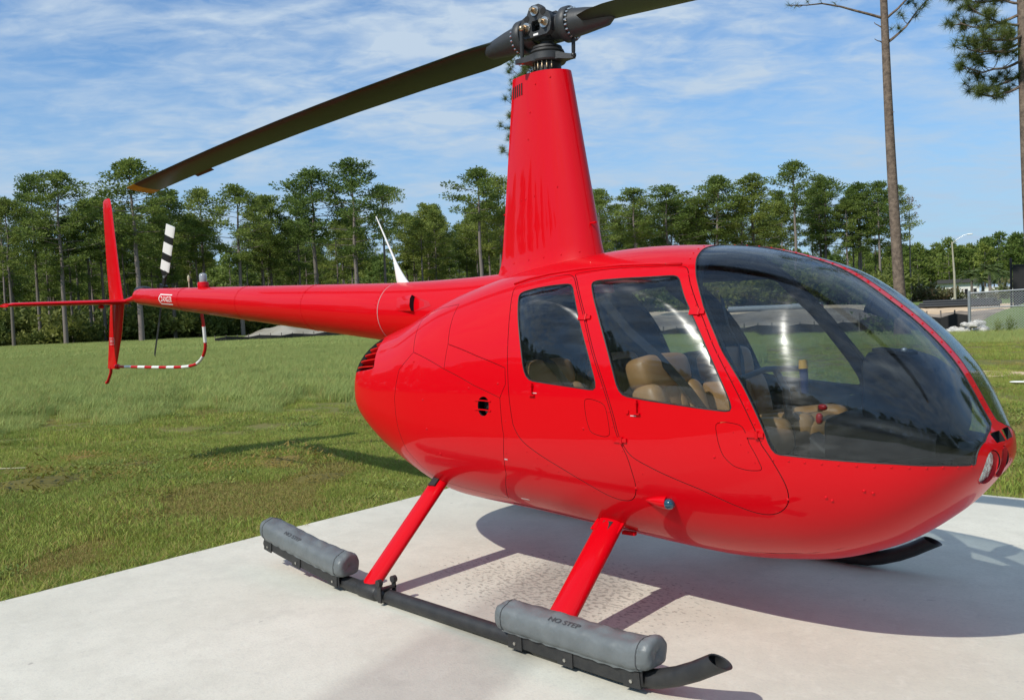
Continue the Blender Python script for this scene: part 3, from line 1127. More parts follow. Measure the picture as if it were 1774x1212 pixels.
RH = math.radians(45.16)      # heading of the picture plane's right-hand direction for someone facing the helicopter's tail quarter
rn = random.Random(77)
t1 = thing('pine_tree', 'tall near pine with bare straight trunk rising behind the windshield', 'tree', (-10.63, 32.58, GZ), RH, 'near tall pines')
tb, cb = MB(), MB()
at = near_trunk(tb, 24, 0.235, 0.065, -0.72, 0.1, rn)
limb(tb, cb, at(12.0), (0.78, 0.1, 0.75), 2.5, rn, 0.055, 0.12, 6, 0.9, tl=0.38, bare=0.35)
limb(tb, cb, at(12.95), (0.62, -0.3, 0.6), 1.9, rn, 0.05, 0.1, 4, 0.6)
limb(tb, cb, at(13.0), (-0.95, 0.1, 0.22), 3.6, rn, 0.055, -0.12, 5, 0.5, nn=14, bare=0.5)
limb(tb, cb, at(12.55), (-0.5, 0.2, 0.5), 0.55, rn, 0.03, 0, 0)
limb(tb, cb, at(12.0), (-0.7, 0.0, 0.3), 0.5, rn, 0.03, 0, 0)
limb(tb, cb, at(9.2), (0.3, -0.6, 0.1), 0.25, rn, 0.03, 0, 0)
for k in range(34):
    f = k/33
    a = k*2.4
    limb(tb, cb, at(14.0+9.6*f), (math.cos(a), math.sin(a), 0.15+0.8*f), 3.0*(1-0.65*f)*rn.uniform(.7, 1.1), rn, 0.05, 0.2, 7)
tb.build('trunk', M['bark'], t1, smooth=60)
cb.build('crown', M['needles_near'], t1, smooth=0)

t2 = thing('pine_tree', 'tall near pine cut by the right border, drooping limbs with needle tufts', 'tree', (-4.92, 29.28, GZ), RH, 'near tall pines')
tb, cb = MB(), MB()
at = near_trunk(tb, 22, 0.27, 0.08, -0.55, 0.1, rn)
for z, dx, up, ln in ((11.6, -0.9, 0.2, 2.2), (11.0, -0.95, -0.05, 2.3), (10.6, -0.8, 0.3, 1.9), (10.3, -1.0, -0.1, 2.3), (9.9, -0.9, 0.05, 2.2), (9.5, -0.95, -0.1, 2.0),
                      (9.1, -0.8, -0.2, 1.7), (8.7, -0.9, -0.15, 1.5), (10.8, 0.9, 0.1, 1.9), (10.0, 0.9, -0.1, 2.0), (9.0, 0.8, -0.2, 1.4), (11.3, -0.3, 0.2, 1.8), (10.1, -0.3, 0, 1.6)):
    limb(tb, cb, at(z), (dx, rn.uniform(-.6, .6), up), ln, rn, 0.045, 0.28, 11, 0.95, tl=0.34, nn=60)
limb(tb, cb, at(6.6), (-0.6, 0.2, 0.8), 0.35, rn, 0.02, 0, 0)
limb(tb, cb, at(7.4), (-0.6, 0.2, 0.4), 0.25, rn, 0.02, 0, 0)
for k in range(40):
    f = k/39
    a = k*2.4
    limb(tb, cb, at(11.8+9.8*f), (math.cos(a), math.sin(a), 0.1+0.8*f), 2.7*(1-0.65*f)*rn.uniform(.7, 1.1), rn, 0.05, 0.25, 7)
tb.build('trunk', M['bark'], t2, smooth=60)
cb.build('crown', M['needles_near'], t2, smooth=0)

t3 = thing('pine_tree', 'pine mostly hidden by the red rotor tower, tufted branch ends showing at its left', 'tree', (-36.2, 38.5, GZ), RH, 'near tall pines')
tb, cb = MB(), MB()
at = near_trunk(tb, 18.2, 0.2, 0.05, 0.2, 0, rn)
for k in range(40):
    f = k/39
    a = k*2.4+0.4
    lx = (2.75*(1-0.22*f) if math.cos(a) < 0 else 2.0*(1-0.5*f))
    limb(tb, cb, at(12.2+5.9*f), (math.cos(a)*(1.0 if math.cos(a) < 0 else 0.75), math.sin(a), 0.05+0.8*f), lx*rn.uniform(.7, 1.0), rn, 0.04, 0.25, 6, 0.9, tl=0.46, nn=64)
tb.build('trunk', M['bark'], t3, smooth=60)
cb.build('crown', M['needles_near'], t3, smooth=0)


# ------------------------------------------------------------------ the right-hand background
def frame_at(az, r, z=GZ):
    """matrix whose X runs to the right across the line of sight, Y away from the viewpoint"""
    a = math.radians(az)
    x, y, _z = polar(az, r)
    return Matrix(((math.sin(a), math.cos(a), 0, x), (-math.cos(a), math.sin(a), 0, y), (0, 0, 1, z), (0, 0, 0, 1)))


# chain-link gate
gt = thing('chain_link_fence', 'galvanised chain-link fence panel at the right border, before the grassy mound', 'fence', (0, 0, 0))
FM = frame_at(107.58, 42.0)
gt.matrix_world = FM
W_, Ht = 5.4, 1.74
MB().cyl((0, 0, -0.2), (0, 0, Ht+0.06), 0.062, n=12).build('post', M['galv'], gt)
MB().cyl((W_, 0, -0.2), (W_, 0, Ht+0.26), 0.05, n=12).build('post', M['galv'], gt)
MB().cyl((0, 0, Ht-0.05), (W_, 0, Ht+0.12), 0.034, n=10).build('top_rail', M['galv'], gt)
MB().cyl((0, 0, 1.06), (W_, 0, 1.14), 0.028, n=10).build('middle_rail', M['galv'], gt)
b = MB()
st = 0.105
k = -int(1.8/st)-1
while k*st < W_:
    for sgn in (1, -1):
        x0 = k*st
        za, zb = 0.05, Ht-0.02
        p0, p1 = [x0, za], [x0+(zb-za), zb]
        if sgn < 0:
            p0, p1 = [x0+(zb-za), za], [x0, zb]
        # clip to the panel
        q = []
        for (ax, az_), (bx, bz) in ((p0, p1),):
            t0, t1 = 0.0, 1.0
            dxx = bx-ax
            for lo, sg in ((0.0, 1), (W_, -1)):
                f0, f1 = sg*(ax-lo), sg*(bx-lo)
                if f0 < 0 and f1 < 0:
                    t1 = -1
                elif f0 < 0:
                    t0 = max(t0, f0/(f0-f1))
                elif f1 < 0:
                    t1 = min(t1, f0/(f0-f1))
            if t1 > t0:
                A = Vector((ax+dxx*t0, 0.01*sgn, az_+(bz-az_)*t0)); B = Vector((ax+dxx*t1, 0.01*sgn, az_+(bz-az_)*t1))
                b.cyl(A, B, 0.0065, n=3)
    k += 1
b.build('wire_mesh', M['wire'], gt, kind='stuff')

# black screened panel behind the fence
bp = thing('black_screen', 'tall black panel on posts behind the chain-link fence, at the right border', 'screen', (0, 0, 0))
bp.matrix_world = frame_at(105.42, 52.0)
MB().box((1.25, 0, 1.55), (2.4, 0.06, 2.95)).build('panel', M['blackfab'], bp)
for x in (-0.03, 2.52):
    MB().cyl((x, 0.04, -0.3), (x, 0.04, 3.45), 0.055, n=10).build('post', M['black'], bp)
MB().box((1.25, 0, 3.06), (2.5, 0.09, 0.07)).build('top_rail', M['black'], bp)

# silt barriers: low black fabric between stakes
def silt(az0, az1, r0, r1, label, n, h=0.55):
    t = thing('silt_fence', label, 'barrier', (0, 0, 0), 0, 'black silt fences')
    b = MB()
    P = []
    for i in range(n+1):
        q = i/n
        p = polar(az0+(az1-az0)*q, r0+(r1-r0)*q + 0.25*math.sin(i*1.3))
        P.append((p[0], p[1], h*(0.9+0.14*math.sin(i*2.1))))
        s = MB().box((p[0], p[1], h*0.55), (0.05, 0.05, h*1.35))
        s.build('stake', M['bark_far'], t)
    rings = []
    for k in range(n+1):
        x, y, hh = P[k]
        a = math.atan2(y-cy0, x-cx0)
        ox, oy = 0.02*math.cos(a), 0.02*math.sin(a)
        rings.append([(x-ox-0.03*ox, y-oy, GZ-0.1), (x-ox, y-oy, hh), (x-3*ox, y-3*oy, hh), (x-3*ox, y-3*oy, GZ-0.1)])
    b.loft(rings)
    b.build('fabric', M['blackfab'], t, smooth=0)
    return t


silt(107.6, 113.5, 44.2, 45.0, 'black silt fence behind the white rocks at the foot of the dirt bank', 8, 0.75)
silt(113.6, 127, 45.2, 45.4, 'black silt fence along the dirt bank, seen through the windshield', 16, 0.5)
silt(144.5, 153.8, 85, 83.5, 'black silt fence before the grey sand mound under the tail boom', 14, 0.6)

# rocks
rr = random.Random(9)
rock_meshes = []
for k in range(3):
    b = MB()
    R = random.Random(300+k)
    rows = []
    for i in range(6):
        p = -PI/2+PI*i/5
        rows.append([Vector((math.cos(p)*math.cos(2*PI*j/8), math.cos(p)*math.sin(2*PI*j/8), math.sin(p)*0.7))*R.uniform(0.75, 1.15) for j in range(8)])
    b.loft(rows, cap=False)
    o = b.build('rock', M['rock'], smooth=0)
    rock_meshes.append(o.data)
    bpy.data.objects.remove(o)
for k in range(20):
    az = rr.uniform(107.0, 108.9)
    r = rr.uniform(41.5, 45.5)
    s = rr.uniform(0.14, 0.30)
    o = bpy.data.objects.new('rock', rock_meshes[k % 3])
    COL.objects.link(o)
    o.location = polar(az, r, GZ+s*0.4+(0.28 if k % 4 == 0 else 0))
    o.scale = (s*1.3, s, s)
    o.rotation_euler = (0, 0, rr.uniform(0, 6))
    tag(o, 'white limestone rock in the rubble heap by the chain-link fence post', 'rock', 'white rocks by the fence')

# street lamp
LM = frame_at(108.30, 150.0, 0.9)
sl = thing('street_lamp', 'tall concrete street lamp with single arm, far beyond the fence', 'street lamp')
sl.matrix_world = LM
MB().tube([(0, 0, -0.3), (-0.05, 0, 4), (-0.28, 0, 9.0)], [0.20, 0.16, 0.10], 12).build('pole', M['pole'], sl)
MB().tube([(-0.28, 0, 8.7), (0.4, 0, 9.3), (1.3, 0, 9.85), (1.8, 0, 10.0)], [0.05, 0.045, 0.04, 0.035], 8).build('arm', M['galv'], sl)
MB().pillow((2.15, 0, 9.98), (0.85, 0.36, 0.2), e=0.7).build('lamp_head', M['white'], sl)

# culvert pipe and black pipes on the terrace
pp = thing('culvert_pipe', 'grey culvert pipe lying on top of the dirt bank, seen through the windshield', 'pipe')
pp.matrix_world = frame_at(117.4, 62.5, 1.06)
b = MB()
n = 20
for (xa, xb, ra, rb, nm, mm) in ((0, 1.85, 0.24, 0.20, 'pipe_barrel', 'pipe_grey'), (1.86, 2.02, 0.27, 0.21, 'pipe_collar', 'black'), (-4.2, -0.01, 0.20, 0.16, 'pipe_length', 'pipe_grey')):
    b = MB()
    rg_ = [[(x, r*math.cos(2*PI*k/n), 0.2+r*math.sin(2*PI*k/n)) for k in range(n)] for x, r in ((xa, rb), (xa, ra), (xb, ra), (xb, rb), (xa+0.02, rb-0.02))]
    b.loft(rg_, cap=True)
    b.build(nm, M[mm], pp)
for k in range(7):
    o = thing('black_pipe', ['topmost long black pipe of the stack beyond the fence', 'left upper black pipe of the stack beyond the fence', 'right upper black pipe of the stack beyond the fence',
                             'lowest left black pipe of the stack beyond the fence', 'lowest middle black pipe of the stack beyond the fence', 'lowest right black pipe of the stack beyond the fence',
                             'separate black pipe lying left of the stack beyond the fence'][k], 'pipe', (0, 0, 0), 0, 'black pipes on the sand')
    lay = [(0, 0.9, 0.55), (-0.3, 0.6, 0.35), (0.4, 1.2, 0.35), (0.2, 0.2, 0.16), (0, 0.9, 0.16), (-0.4, 1.5, 0.16), (-5.4, 0.5, 0.16)][k]
    o.matrix_world = frame_at(110.0, 85.0, 0.60) @ Matrix.Translation(lay)
    b = MB()
    b.loft([[(x, r*math.cos(2*PI*j/12), r*math.sin(2*PI*j/12)) for j in range(12)] for x, r in ((0, 0.12), (0, 0.16), (5.6, 0.16), (5.6, 0.12), (0.05, 0.12))], cap=True)
    b.build('pipe_barrel', M['black'], o)
    MB().cyl((5.62, 0, 0), (5.72, 0, 0), 0.185, n=12).build('pipe_collar', M['boot'], o)

# low white building among palms and hedges
hb = thing('white_building', 'low white building with dark roof far beyond the street lamp', 'building')
hb.matrix_world = frame_at(108.9, 205.0, 0.95)
MB().box((2.6, 2, 1.7), (8.0, 6, 3.4)).build('wall', M['wall'], hb)
MB().prism([(-4.6, 3.42), (4.6, 3.42), (3.6, 4.2), (-3.6, 4.2)], Matrix.Translation((2.6, 5.8, 0)) @ Matrix.Rotation(PI/2, 4, 'X'), 7.6).build('roof', M['roof'], hb)
for k in range(5):
    MB().box((-0.6+k*1.6, -1.02, 1.5), (0.6, 0.06, 1.3)).build('window', M['panel'], hb)
hb2 = thing('white_wall', 'pale garden wall right of the low white building, behind palms', 'wall')
hb2.matrix_world = frame_at(106.3, 205.0, 0.95)
MB().box((2, 0, 1.1), (7.5, 0.4, 2.2)).build('wall_face', M['wall'], hb2)
MB().box((2, 0, 2.27), (7.7, 0.6, 0.12)).build('coping', M['wall'], hb2)


def palm_mesh(seed):
    R = random.Random(seed)
    tb, cb = MB(), MB()
    tb.tube([(0, 0, -0.2), (0.05, 0, 2), (0, 0.1, 3.6)], [0.22, 0.17, 0.16], 8)
    for k in range(26):
        a = k*2.4
        el = R.uniform(-0.3, 1.1)
        ln = R.uniform(1.5, 2.1)
        pts = []
        for i in range(6):
            q = i/5
            pts.append(Vector((math.cos(a)*ln*q*math.cos(el), math.sin(a)*ln*q*math.cos(el), 3.6+ln*q*math.sin(el)-1.0*q*q)))
        for i in range(1, 6):
            d = (pts[i]-pts[i-1]).normalized()
            s = d.cross(Vector((0, 0, 1))).normalized()
            for sg in (1, -1):
                for h in (0, 0.5):
                    p = pts[i-1].lerp(pts[i], h)
                    cb.add([p, p+d*0.16, p+s*sg*0.5+d*0.35-Vector((0, 0, 0.14))], [(0, 1, 2)])
    return tb, cb


pm = []
for k in range(2):
    a, bq = palm_mesh(400+k)
    o1 = a.build('trunk', M['bark_far']); o2 = bq.build('fronds', M['palm'], smooth=0)
    pm.append((o1.data, o2.data)); bpy.data.objects.remove(o1); bpy.data.objects.remove(o2)
for k, (az, r, s, lb) in enumerate([(107.45, 182, 1.25, 'palm right beside the street lamp, left of the others'), (106.9, 186, 1.0, 'small palm second right of the street lamp'),
                                    (106.5, 180, 1.45, 'tallest palm in the group right of the street lamp'), (106.0, 184, 1.2, 'palm left of the black screen'),
                                    (105.75, 190, 1.05, 'palm nearest the black screen')]):
    o = thing('palm_tree', lb, 'palm', polar(az, r, 0.95), k*1.1, 'palms beyond the fence')
    o.scale = (s, s, s)
    for nm, me in zip(('trunk', 'fronds'), pm[k % 2]):
        link(nm, me, o)
hm = []
for k in range(3):
    o = bush_mb(500+k, 520, 0.34, 1.6, 1.2).build('hedge_shrub', M['hedge'], smooth=0)
    hm.append(o.data); bpy.data.objects.remove(o)
for k in range(16):
    az = [111.0, 110.6, 110.2, 109.8, 109.4, 109.0, 108.7, 107.9, 107.2, 106.6, 106.0, 111.4, 111.9, 112.4, 105.5, 110.4][k]
    o = bpy.data.objects.new('hedge_shrub', hm[k % 3])
    COL.objects.link(o)
    o.location = polar(az, 150+rr.uniform(0, 25) if k < 7 or k > 10 else 176, 0.9)
    s = rr.uniform(1.1, 1.9) if k < 7 or k > 10 else 0.8
    o.scale = (s, s, s)
    o.rotation_euler = (0, 0, k)
    tag(o, 'rounded dark shrub in the planting by the street lamp and white building', 'shrub', 'shrubs around the street lamp')
sbm = bush_mb(600, 420, 0.16, 0.9, 1.1).build('roadside_shrub', M['brush'], smooth=0)
sbm.location = polar(112.4, 40.5, GZ)
tag(sbm, 'green shrub at the foot of the near bare pine trunk, seen through the windshield', 'shrub')
for k, (az, r, s) in enumerate([(105.6, 41.0, 0.42), (106.2, 40.6, 0.36)]):
    o = sbm.copy(); COL.objects.link(o)
    o.location = polar(az, r, GZ); o.scale = (s*0.5, s*0.5, s*1.1)
    o['label'] = ['tall dark weed before the chain-link fence, right one of two', 'tall dark weed before the chain-link fence, left one of two'][k]
    o['category'] = 'weed'
lm = MB()
for k_, (x_, y_, l_) in enumerate(((0, 0, 0.30), (0.22, 0.07, 0.24), (0.40, 0.02, 0.20))):
    lm.pillow((x_, y_, 0.02+0.012*k_), (l_, 0.16, 0.035+0.02*k_), Matrix.Rotation(0.5*k_-0.3, 3, 'Z') @ Matrix.Rotation(0.12*k_, 3, 'X'), e=0.8, nu=10, nv=6)
o = lm.build('scrap', M['litter'])
o.location = polar(105.15, 17.6, GZ+0.02)
o.rotation_euler = (0, 0, 0.6)
tag(o, 'white scrap lying on the lawn at the right border', 'scrap')

# ------------------------------------------------------------------ the helicopter
HELI = thing('helicopter', 'glossy red four-seat helicopter parked on the concrete pad', 'helicopter', (0, 0, 0))

# cabin surface: sections along the length, th = station angle, v = girth angle (belly -90, roof +90)
XF, XR = 2.393, -1.50
XM, XH = (XF+XR)/2, (XF-XR)/2
TH = np.radians([-90, -75, -60, -45, -28, -10, 8, 25, 40, 52, 64, 76, 90])
ZT = np.array([1.05, 1.267, 1.415, 1.505, 1.667, 1.775, 1.821, 1.784, 1.667, 1.476, 1.257, 1.006, .872])
ZB = np.array([1.05, .897, .728, .536, .388, .37, .34, .321, .366, .463, .613, .77, .872])
WW = np.array([0, .35, .546, .619, .663, .656, .651, .644, .62, .547, .441, .264, 0])
ZC = np.array([1.05, 1.05, 1.03, 1.0, .98, .96, .95, .95, .95, .93, .91, .89, .872])
NU, NL = 2.5, 2.3


def pchip(x, y, q):
    h = np.diff(x); d = np.diff(y)/h; m = np.zeros_like(y)
    for i in range(1, len(x)-1):
        if d[i-1]*d[i] > 0:
            w1 = 2*h[i]+h[i-1]; w2 = h[i]+2*h[i-1]
            m[i] = (w1+w2)/(w1/d[i-1]+w2/d[i])
    m[0] = d[0]; m[-1] = d[-1]
    q = np.clip(q, x[0], x[-1])
    i = np.clip(np.searchsorted(x, q)-1, 0, len(x)-2); t = (q-x[i])/h[i]
    return (1+2*t)*(1-t)**2*y[i]+t*(1-t)**2*h[i]*m[i]+t*t*(3-2*t)*y[i+1]+t*t*(t-1)*h[i]*m[i+1]


def S(th, v):
    """point of the cabin's right side"""
    th = np.asarray(th, float); v = np.asarray(v, float)
    X = XM+XH*np.sin(th)
    a, b, w, c = (pchip(TH, k, th) for k in (ZT, ZB, WW, ZC))
    up = v >= 0
    n = np.where(up, NU, NL); h = np.where(up, a-c, c-b)
    y = w*np.abs(np.cos(v))**(2/n); z = c+np.where(up, 1, -1)*h*np.abs(np.sin(v))**(2/n)
    B = .012*sst(1.35, 1.7, X)*(1-sst(2.1, 2.4, X))*np.where(up, np.abs(np.sin(2*v)*np.sin(v)), 0)
    y = y+B*.6*np.where(up, 1, 0); z = z+B*.8
    return np.stack([X, -y, z], -1)


def SN(th, v):
    e = 1.5e-3
    lim = PI/2
    t0, t1 = np.clip(th-e, -lim+1e-4, lim-1e-4), np.clip(th+e, -lim+1e-4, lim-1e-4)
    v0, v1 = np.clip(v-e, -lim, lim), np.clip(v+e, -lim, lim)
    n = np.cross(S(t1, v)-S(t0, v), S(th, v1)-S(th, v0))
    n = n/np.maximum(np.linalg.norm(n, axis=-1, keepdims=True), 1e-12)
    ctr = np.stack([np.full_like(np.asarray(th, float), XM), np.zeros_like(np.asarray(th, float)), np.full_like(np.asarray(th, float), 1.0)], -1)
    s = np.sign(((S(th, v)-ctr)*n).sum(-1, keepdims=True))
    return n*np.where(s == 0, 1, s)


KA, KB = XH, 0.78      # metres per radian, roughly, used when outlines are resampled


def dens(pts, step=0.028, smooth=0):
    P = [np.array((a*KA, b*KB)) for a, b in pts]
    out = []
    n = len(P)
    for i in range(n):
        a, b = P[i], P[(i+1) % n]
        k = max(1, int(round(np.linalg.norm(b-a)/step)))
        for j in range(k):
            out.append(a+(b-a)*j/k)
    out = np.array(out)
    for _ in range(smooth):
        out = 0.25*np.roll(out, 1, 0)+0.5*out+0.25*np.roll(out, -1, 0)
    return out


OUT = {}
EDGE = [(0.0575, .9326), (.1434, .5669), (.1912, .3240), (.2313, .1531), (.2708, -.0260), (.2980, -.1359)]
OUT['front_window'] = dens([(0.1207,0.8596),(0.1824,0.8673),(0.2872,0.8803),(0.3827,0.9061),(0.4259,0.7164),(0.4796,0.5314),(0.5366,0.3312),(0.5743,0.2007),(0.6013,0.1017),(0.5957,0.0925),(0.5060,0.0959),(0.3634,0.1117),(0.2823,0.1251),(0.2701,0.1380),(0.2505,0.2471),(0.2273,0.3678),(0.1835,0.5687),(0.1465,0.7316)], smooth=2)
OUT['front_door'] = dens([(0.0387,0.9772),(0.1248,0.9805),(0.1932,0.9903),(0.3020,0.9984),(0.3917,1.0149),(0.4265,0.8375),(0.4642,0.6861),(0.5031,0.5437),(0.5314,0.4277),(0.5698,0.3072),(0.6062,0.1986),(0.6570,0.0393),(0.7007,-0.0649),(0.7305,-0.1972),(0.7418,-0.2780),(0.7394,-0.3630),(0.7289,-0.4160),(0.6992,-0.4811),(0.6694,-0.4974),(0.6363,-0.4805),(0.5881,-0.4281),(0.4957,-0.3162),(0.3896,-0.2294),(0.3273,-0.1670)]+EDGE[::-1], smooth=3)
OUT['rear_window'] = dens([(-0.1307,0.8467),(-0.0721,0.8675),(-0.0098,0.8675),(0.0580,0.8564),(0.0939,0.6924),(0.1297,0.5198),(0.1675,0.3429),(0.1927,0.2142),(0.2065,0.1407),(0.1390,0.1509),(0.0437,0.1670),(-0.0223,0.1793),(-0.0350,0.1974),(-0.0455,0.2621),(-0.0669,0.4259),(-0.1049,0.6745)], smooth=2)
OUT['rear_door'] = dens([(-0.1708,0.9485),(-0.1185,0.9826),(-0.0564,0.9929),(0.0301,0.9756)]+[(a-.006, b) for a, b in EDGE]+[(0.3034,-0.3265),(0.3000,-0.4057),(0.2840,-0.4830),(0.2664,-0.5169),(0.2463,-0.5242),(0.2066,-0.5005),(0.1466,-0.4079),(0.0814,-0.3108),(0.0057,-0.2125),(-0.0537,-0.1217),(-0.0828,-0.0138),(-0.0927,0.0859),(-0.0994,0.2391),(-0.1137,0.4673),(-0.1319,0.6574)], smooth=3)
ths = np.linspace(1.335, 0.376, 26)
wpost = [(float(t), float(math.acos(min(1, (0.034/float(pchip(TH, WW, np.array([t]))[0]))**(NU/2))))) for t in ths]
OUT['windshield'] = dens([(0.3765,1.4503),(0.3779,1.3224),(0.3961,1.1387),(0.4148,1.0178),(0.4361,0.8975),(0.4892,0.6529),(0.5612,0.3907),(0.6316,0.2040),(0.6779,0.0545),(0.7136,-0.0537),(0.7969,-0.0590),(0.8870,-0.0591),(1.0481,-0.0649),(1.2189,-0.0955),(1.3434,-0.1746),(1.3781,0.7161),(1.362,1.25)]+wpost, smooth=1)
OUT['louvre'] = dens([(-.93,.93),(-.887,.76),(-.823,.343),(-.92,.317),(-1.109,.291),(-1.0945,.51),(-1.055,.86)], smooth=1)
OUT['port'] = dens([(-0.1922,0.0897),(-0.1741,0.0797),(-0.1679,0.0457),(-0.1757,0.0133),(-0.1944,0.0045),(-0.2102,0.0103),(-0.2161,0.0413),(-0.2084,0.0770)], step=0.012, smooth=2)
B0, B1, B2, B3 = (-.5328, .4196), (-.3623, .2504), (-.2271, .1432), (-.1273, .086)
OUT['upper_cowl'] = dens([(-0.3977,0.8901),(-0.3764,0.6147),(-0.3611,0.4436), B1, B0, (-0.5544,0.5903),(-0.5887,0.8614),(-0.5747,0.9734)])
OUT['mid_panel'] = dens([(-0.3611,0.4436),(-0.2258,0.3306),(-0.1106,0.2494),(-0.1058,0.1578), B3, B2, B1])
OUT['lower_cowl'] = dens([B0, B1, B2, B3, (-0.1184,-0.1003),(-0.1449,-0.4564),(-0.2167,-0.8609),(-0.2732,-0.8581),(-0.4137,-0.8229),(-0.5157,-0.7728),(-0.5612,-0.5950),(-0.6057,-0.4328),(-0.6213,-0.1796),(-0.6281,0.0411),(-0.6053,0.2755)])
OUT['pocket_rear'] = dens([(0.1631,0.1043),(0.1939,0.1016),(0.2296,0.0852),(0.2450,-0.0228),(0.2266,-0.0330),(0.1858,-0.0174),(0.1707,0.0177)], step=0.016, smooth=2)
OUT['pocket_front'] = dens([(0.5489,0.0439),(0.5825,0.0516),(0.6269,0.0442),(0.6595,-0.0571),(0.6785,-0.1541),(0.6368,-0.1595),(0.5978,-0.1395),(0.5696,-0.0818)], step=0.016, smooth=2)
OUT['intake'] = dens([(1.376,1.12),(1.386,1.540),(1.455,1.530),(1.436,0.98)], step=0.01)
OUT['lamp_a'] = dens([(1.4584,-0.7826),(1.4717,-0.5996),(1.4795,-0.3851),(1.4819,-0.1745),(1.4799,-0.0106),(1.4757,0.1002),(1.4696,0.2180),(1.4622,0.3084),(1.4544,0.3663),(1.4468,0.3943),(1.4399,0.3966),(1.4337,0.3770),(1.4284,0.3391),(1.4236,0.2858),(1.4192,0.2204),(1.4149,0.1473),(1.4105,0.0725),(1.4060,0.0077),(1.4017,-0.0564),(1.3970,-0.1455),(1.3913,-0.2441),(1.3845,-0.3463),(1.3765,-0.4470),(1.3673,-0.5423),(1.3576,-0.6294),(1.3477,-0.7071),(1.3383,-0.7756),(1.3298,-0.8355),(1.3226,-0.8881),(1.3170,-0.9344),(1.3132,-0.9755),(1.3112,-1.0120),(1.3110,-1.0443),(1.3128,-1.0725),(1.3166,-1.0966),(1.3224,-1.1162),(1.3305,-1.1308),(1.3408,-1.1394),(1.3533,-1.1407),(1.3680,-1.1327),(1.3847,-1.1123),(1.4030,-1.0749),(1.4222,-1.0137),(1.4413,-0.9195)], step=0.05)
OUT['lamp_b'] = dens([(1.5144,-1.4007),(1.5363,-1.2547),(1.5534,-0.7145),(1.5550,0.2793),(1.5451,0.9047),(1.5322,1.1097),(1.5198,1.1843),(1.5087,1.2098),(1.4995,1.2100),(1.4924,1.1934),(1.4875,1.1627),(1.4848,1.1180),(1.4843,1.0571),(1.4857,0.9764),(1.4885,0.8703),(1.4922,0.7325),(1.4958,0.5582),(1.4981,0.3515),(1.4984,0.1360),(1.4967,-0.0284),(1.4933,-0.2347),(1.4866,-0.4609),(1.4761,-0.6695),(1.4622,-0.8418),(1.4464,-0.9752),(1.4300,-1.0759),(1.4141,-1.1521),(1.3996,-1.2108),(1.3870,-1.2574),(1.3767,-1.2955),(1.3686,-1.3275),(1.3630,-1.3551),(1.3599,-1.3792),(1.3593,-1.4005),(1.3612,-1.4195),(1.3656,-1.4362),(1.3727,-1.4509),(1.3823,-1.4633),(1.3946,-1.4733),(1.4096,-1.4806),(1.4270,-1.4845),(1.4468,-1.4837),(1.4685,-1.4755),(1.4913,-1.4537)], step=0.05)


def inside(poly, P):
    x, y = P[:, 0], P[:, 1]
    r = np.zeros(len(P), bool)
    n = len(poly)
    for i in range(n):
        x0, y0 = poly[i]; x1, y1 = poly[(i+1) % n]
        if y0 == y1:
            continue
        c = ((y0 > y) != (y1 > y)) & (x < (x1-x0)*(y-y0)/(y1-y0)+x0)
        r ^= c
    return r


LIM = PI/2-0.004
gth = np.linspace(-LIM, LIM, 128)
gv = np.linspace(-PI/2, PI/2, 80)
pts2 = [Vector((a*KA, b*KB)) for a in gth for b in gv]
edges = []
for nm, poly in OUT.items():
    o = len(pts2)
    pts2 += [Vector((float(max(-LIM*KA, min(LIM*KA, a))), float(max(-PI/2*KB, min(PI/2*KB, b))))) for a, b in poly]
    edges += [(o+i, o+(i+1) % len(poly)) for i in range(len(poly))]
cv, ce, cf, _1, _2, _3 = delaunay_2d_cdt(pts2, edges, [], 0, 1e-5)
CV = np.array([(p.x, p.y) for p in cv])
CF = np.array([f for f in cf if len(f) == 3])
CEN = CV[CF].mean(1)
reg = np.zeros(len(CF), int)
NAMES = ['body', 'front_door', 'rear_door', 'front_window', 'rear_window', 'windshield', 'louvre', 'port', 'upper_cowl', 'mid_panel', 'lower_cowl',
         'pocket_rear', 'pocket_front', 'intake', 'lamp_a', 'lamp_b']
for i, nm in enumerate(NAMES):
    if i:
        reg[inside(OUT[nm], CEN)] = i
reg[inside(OUT['port'], CEN)] = NAMES.index('port')


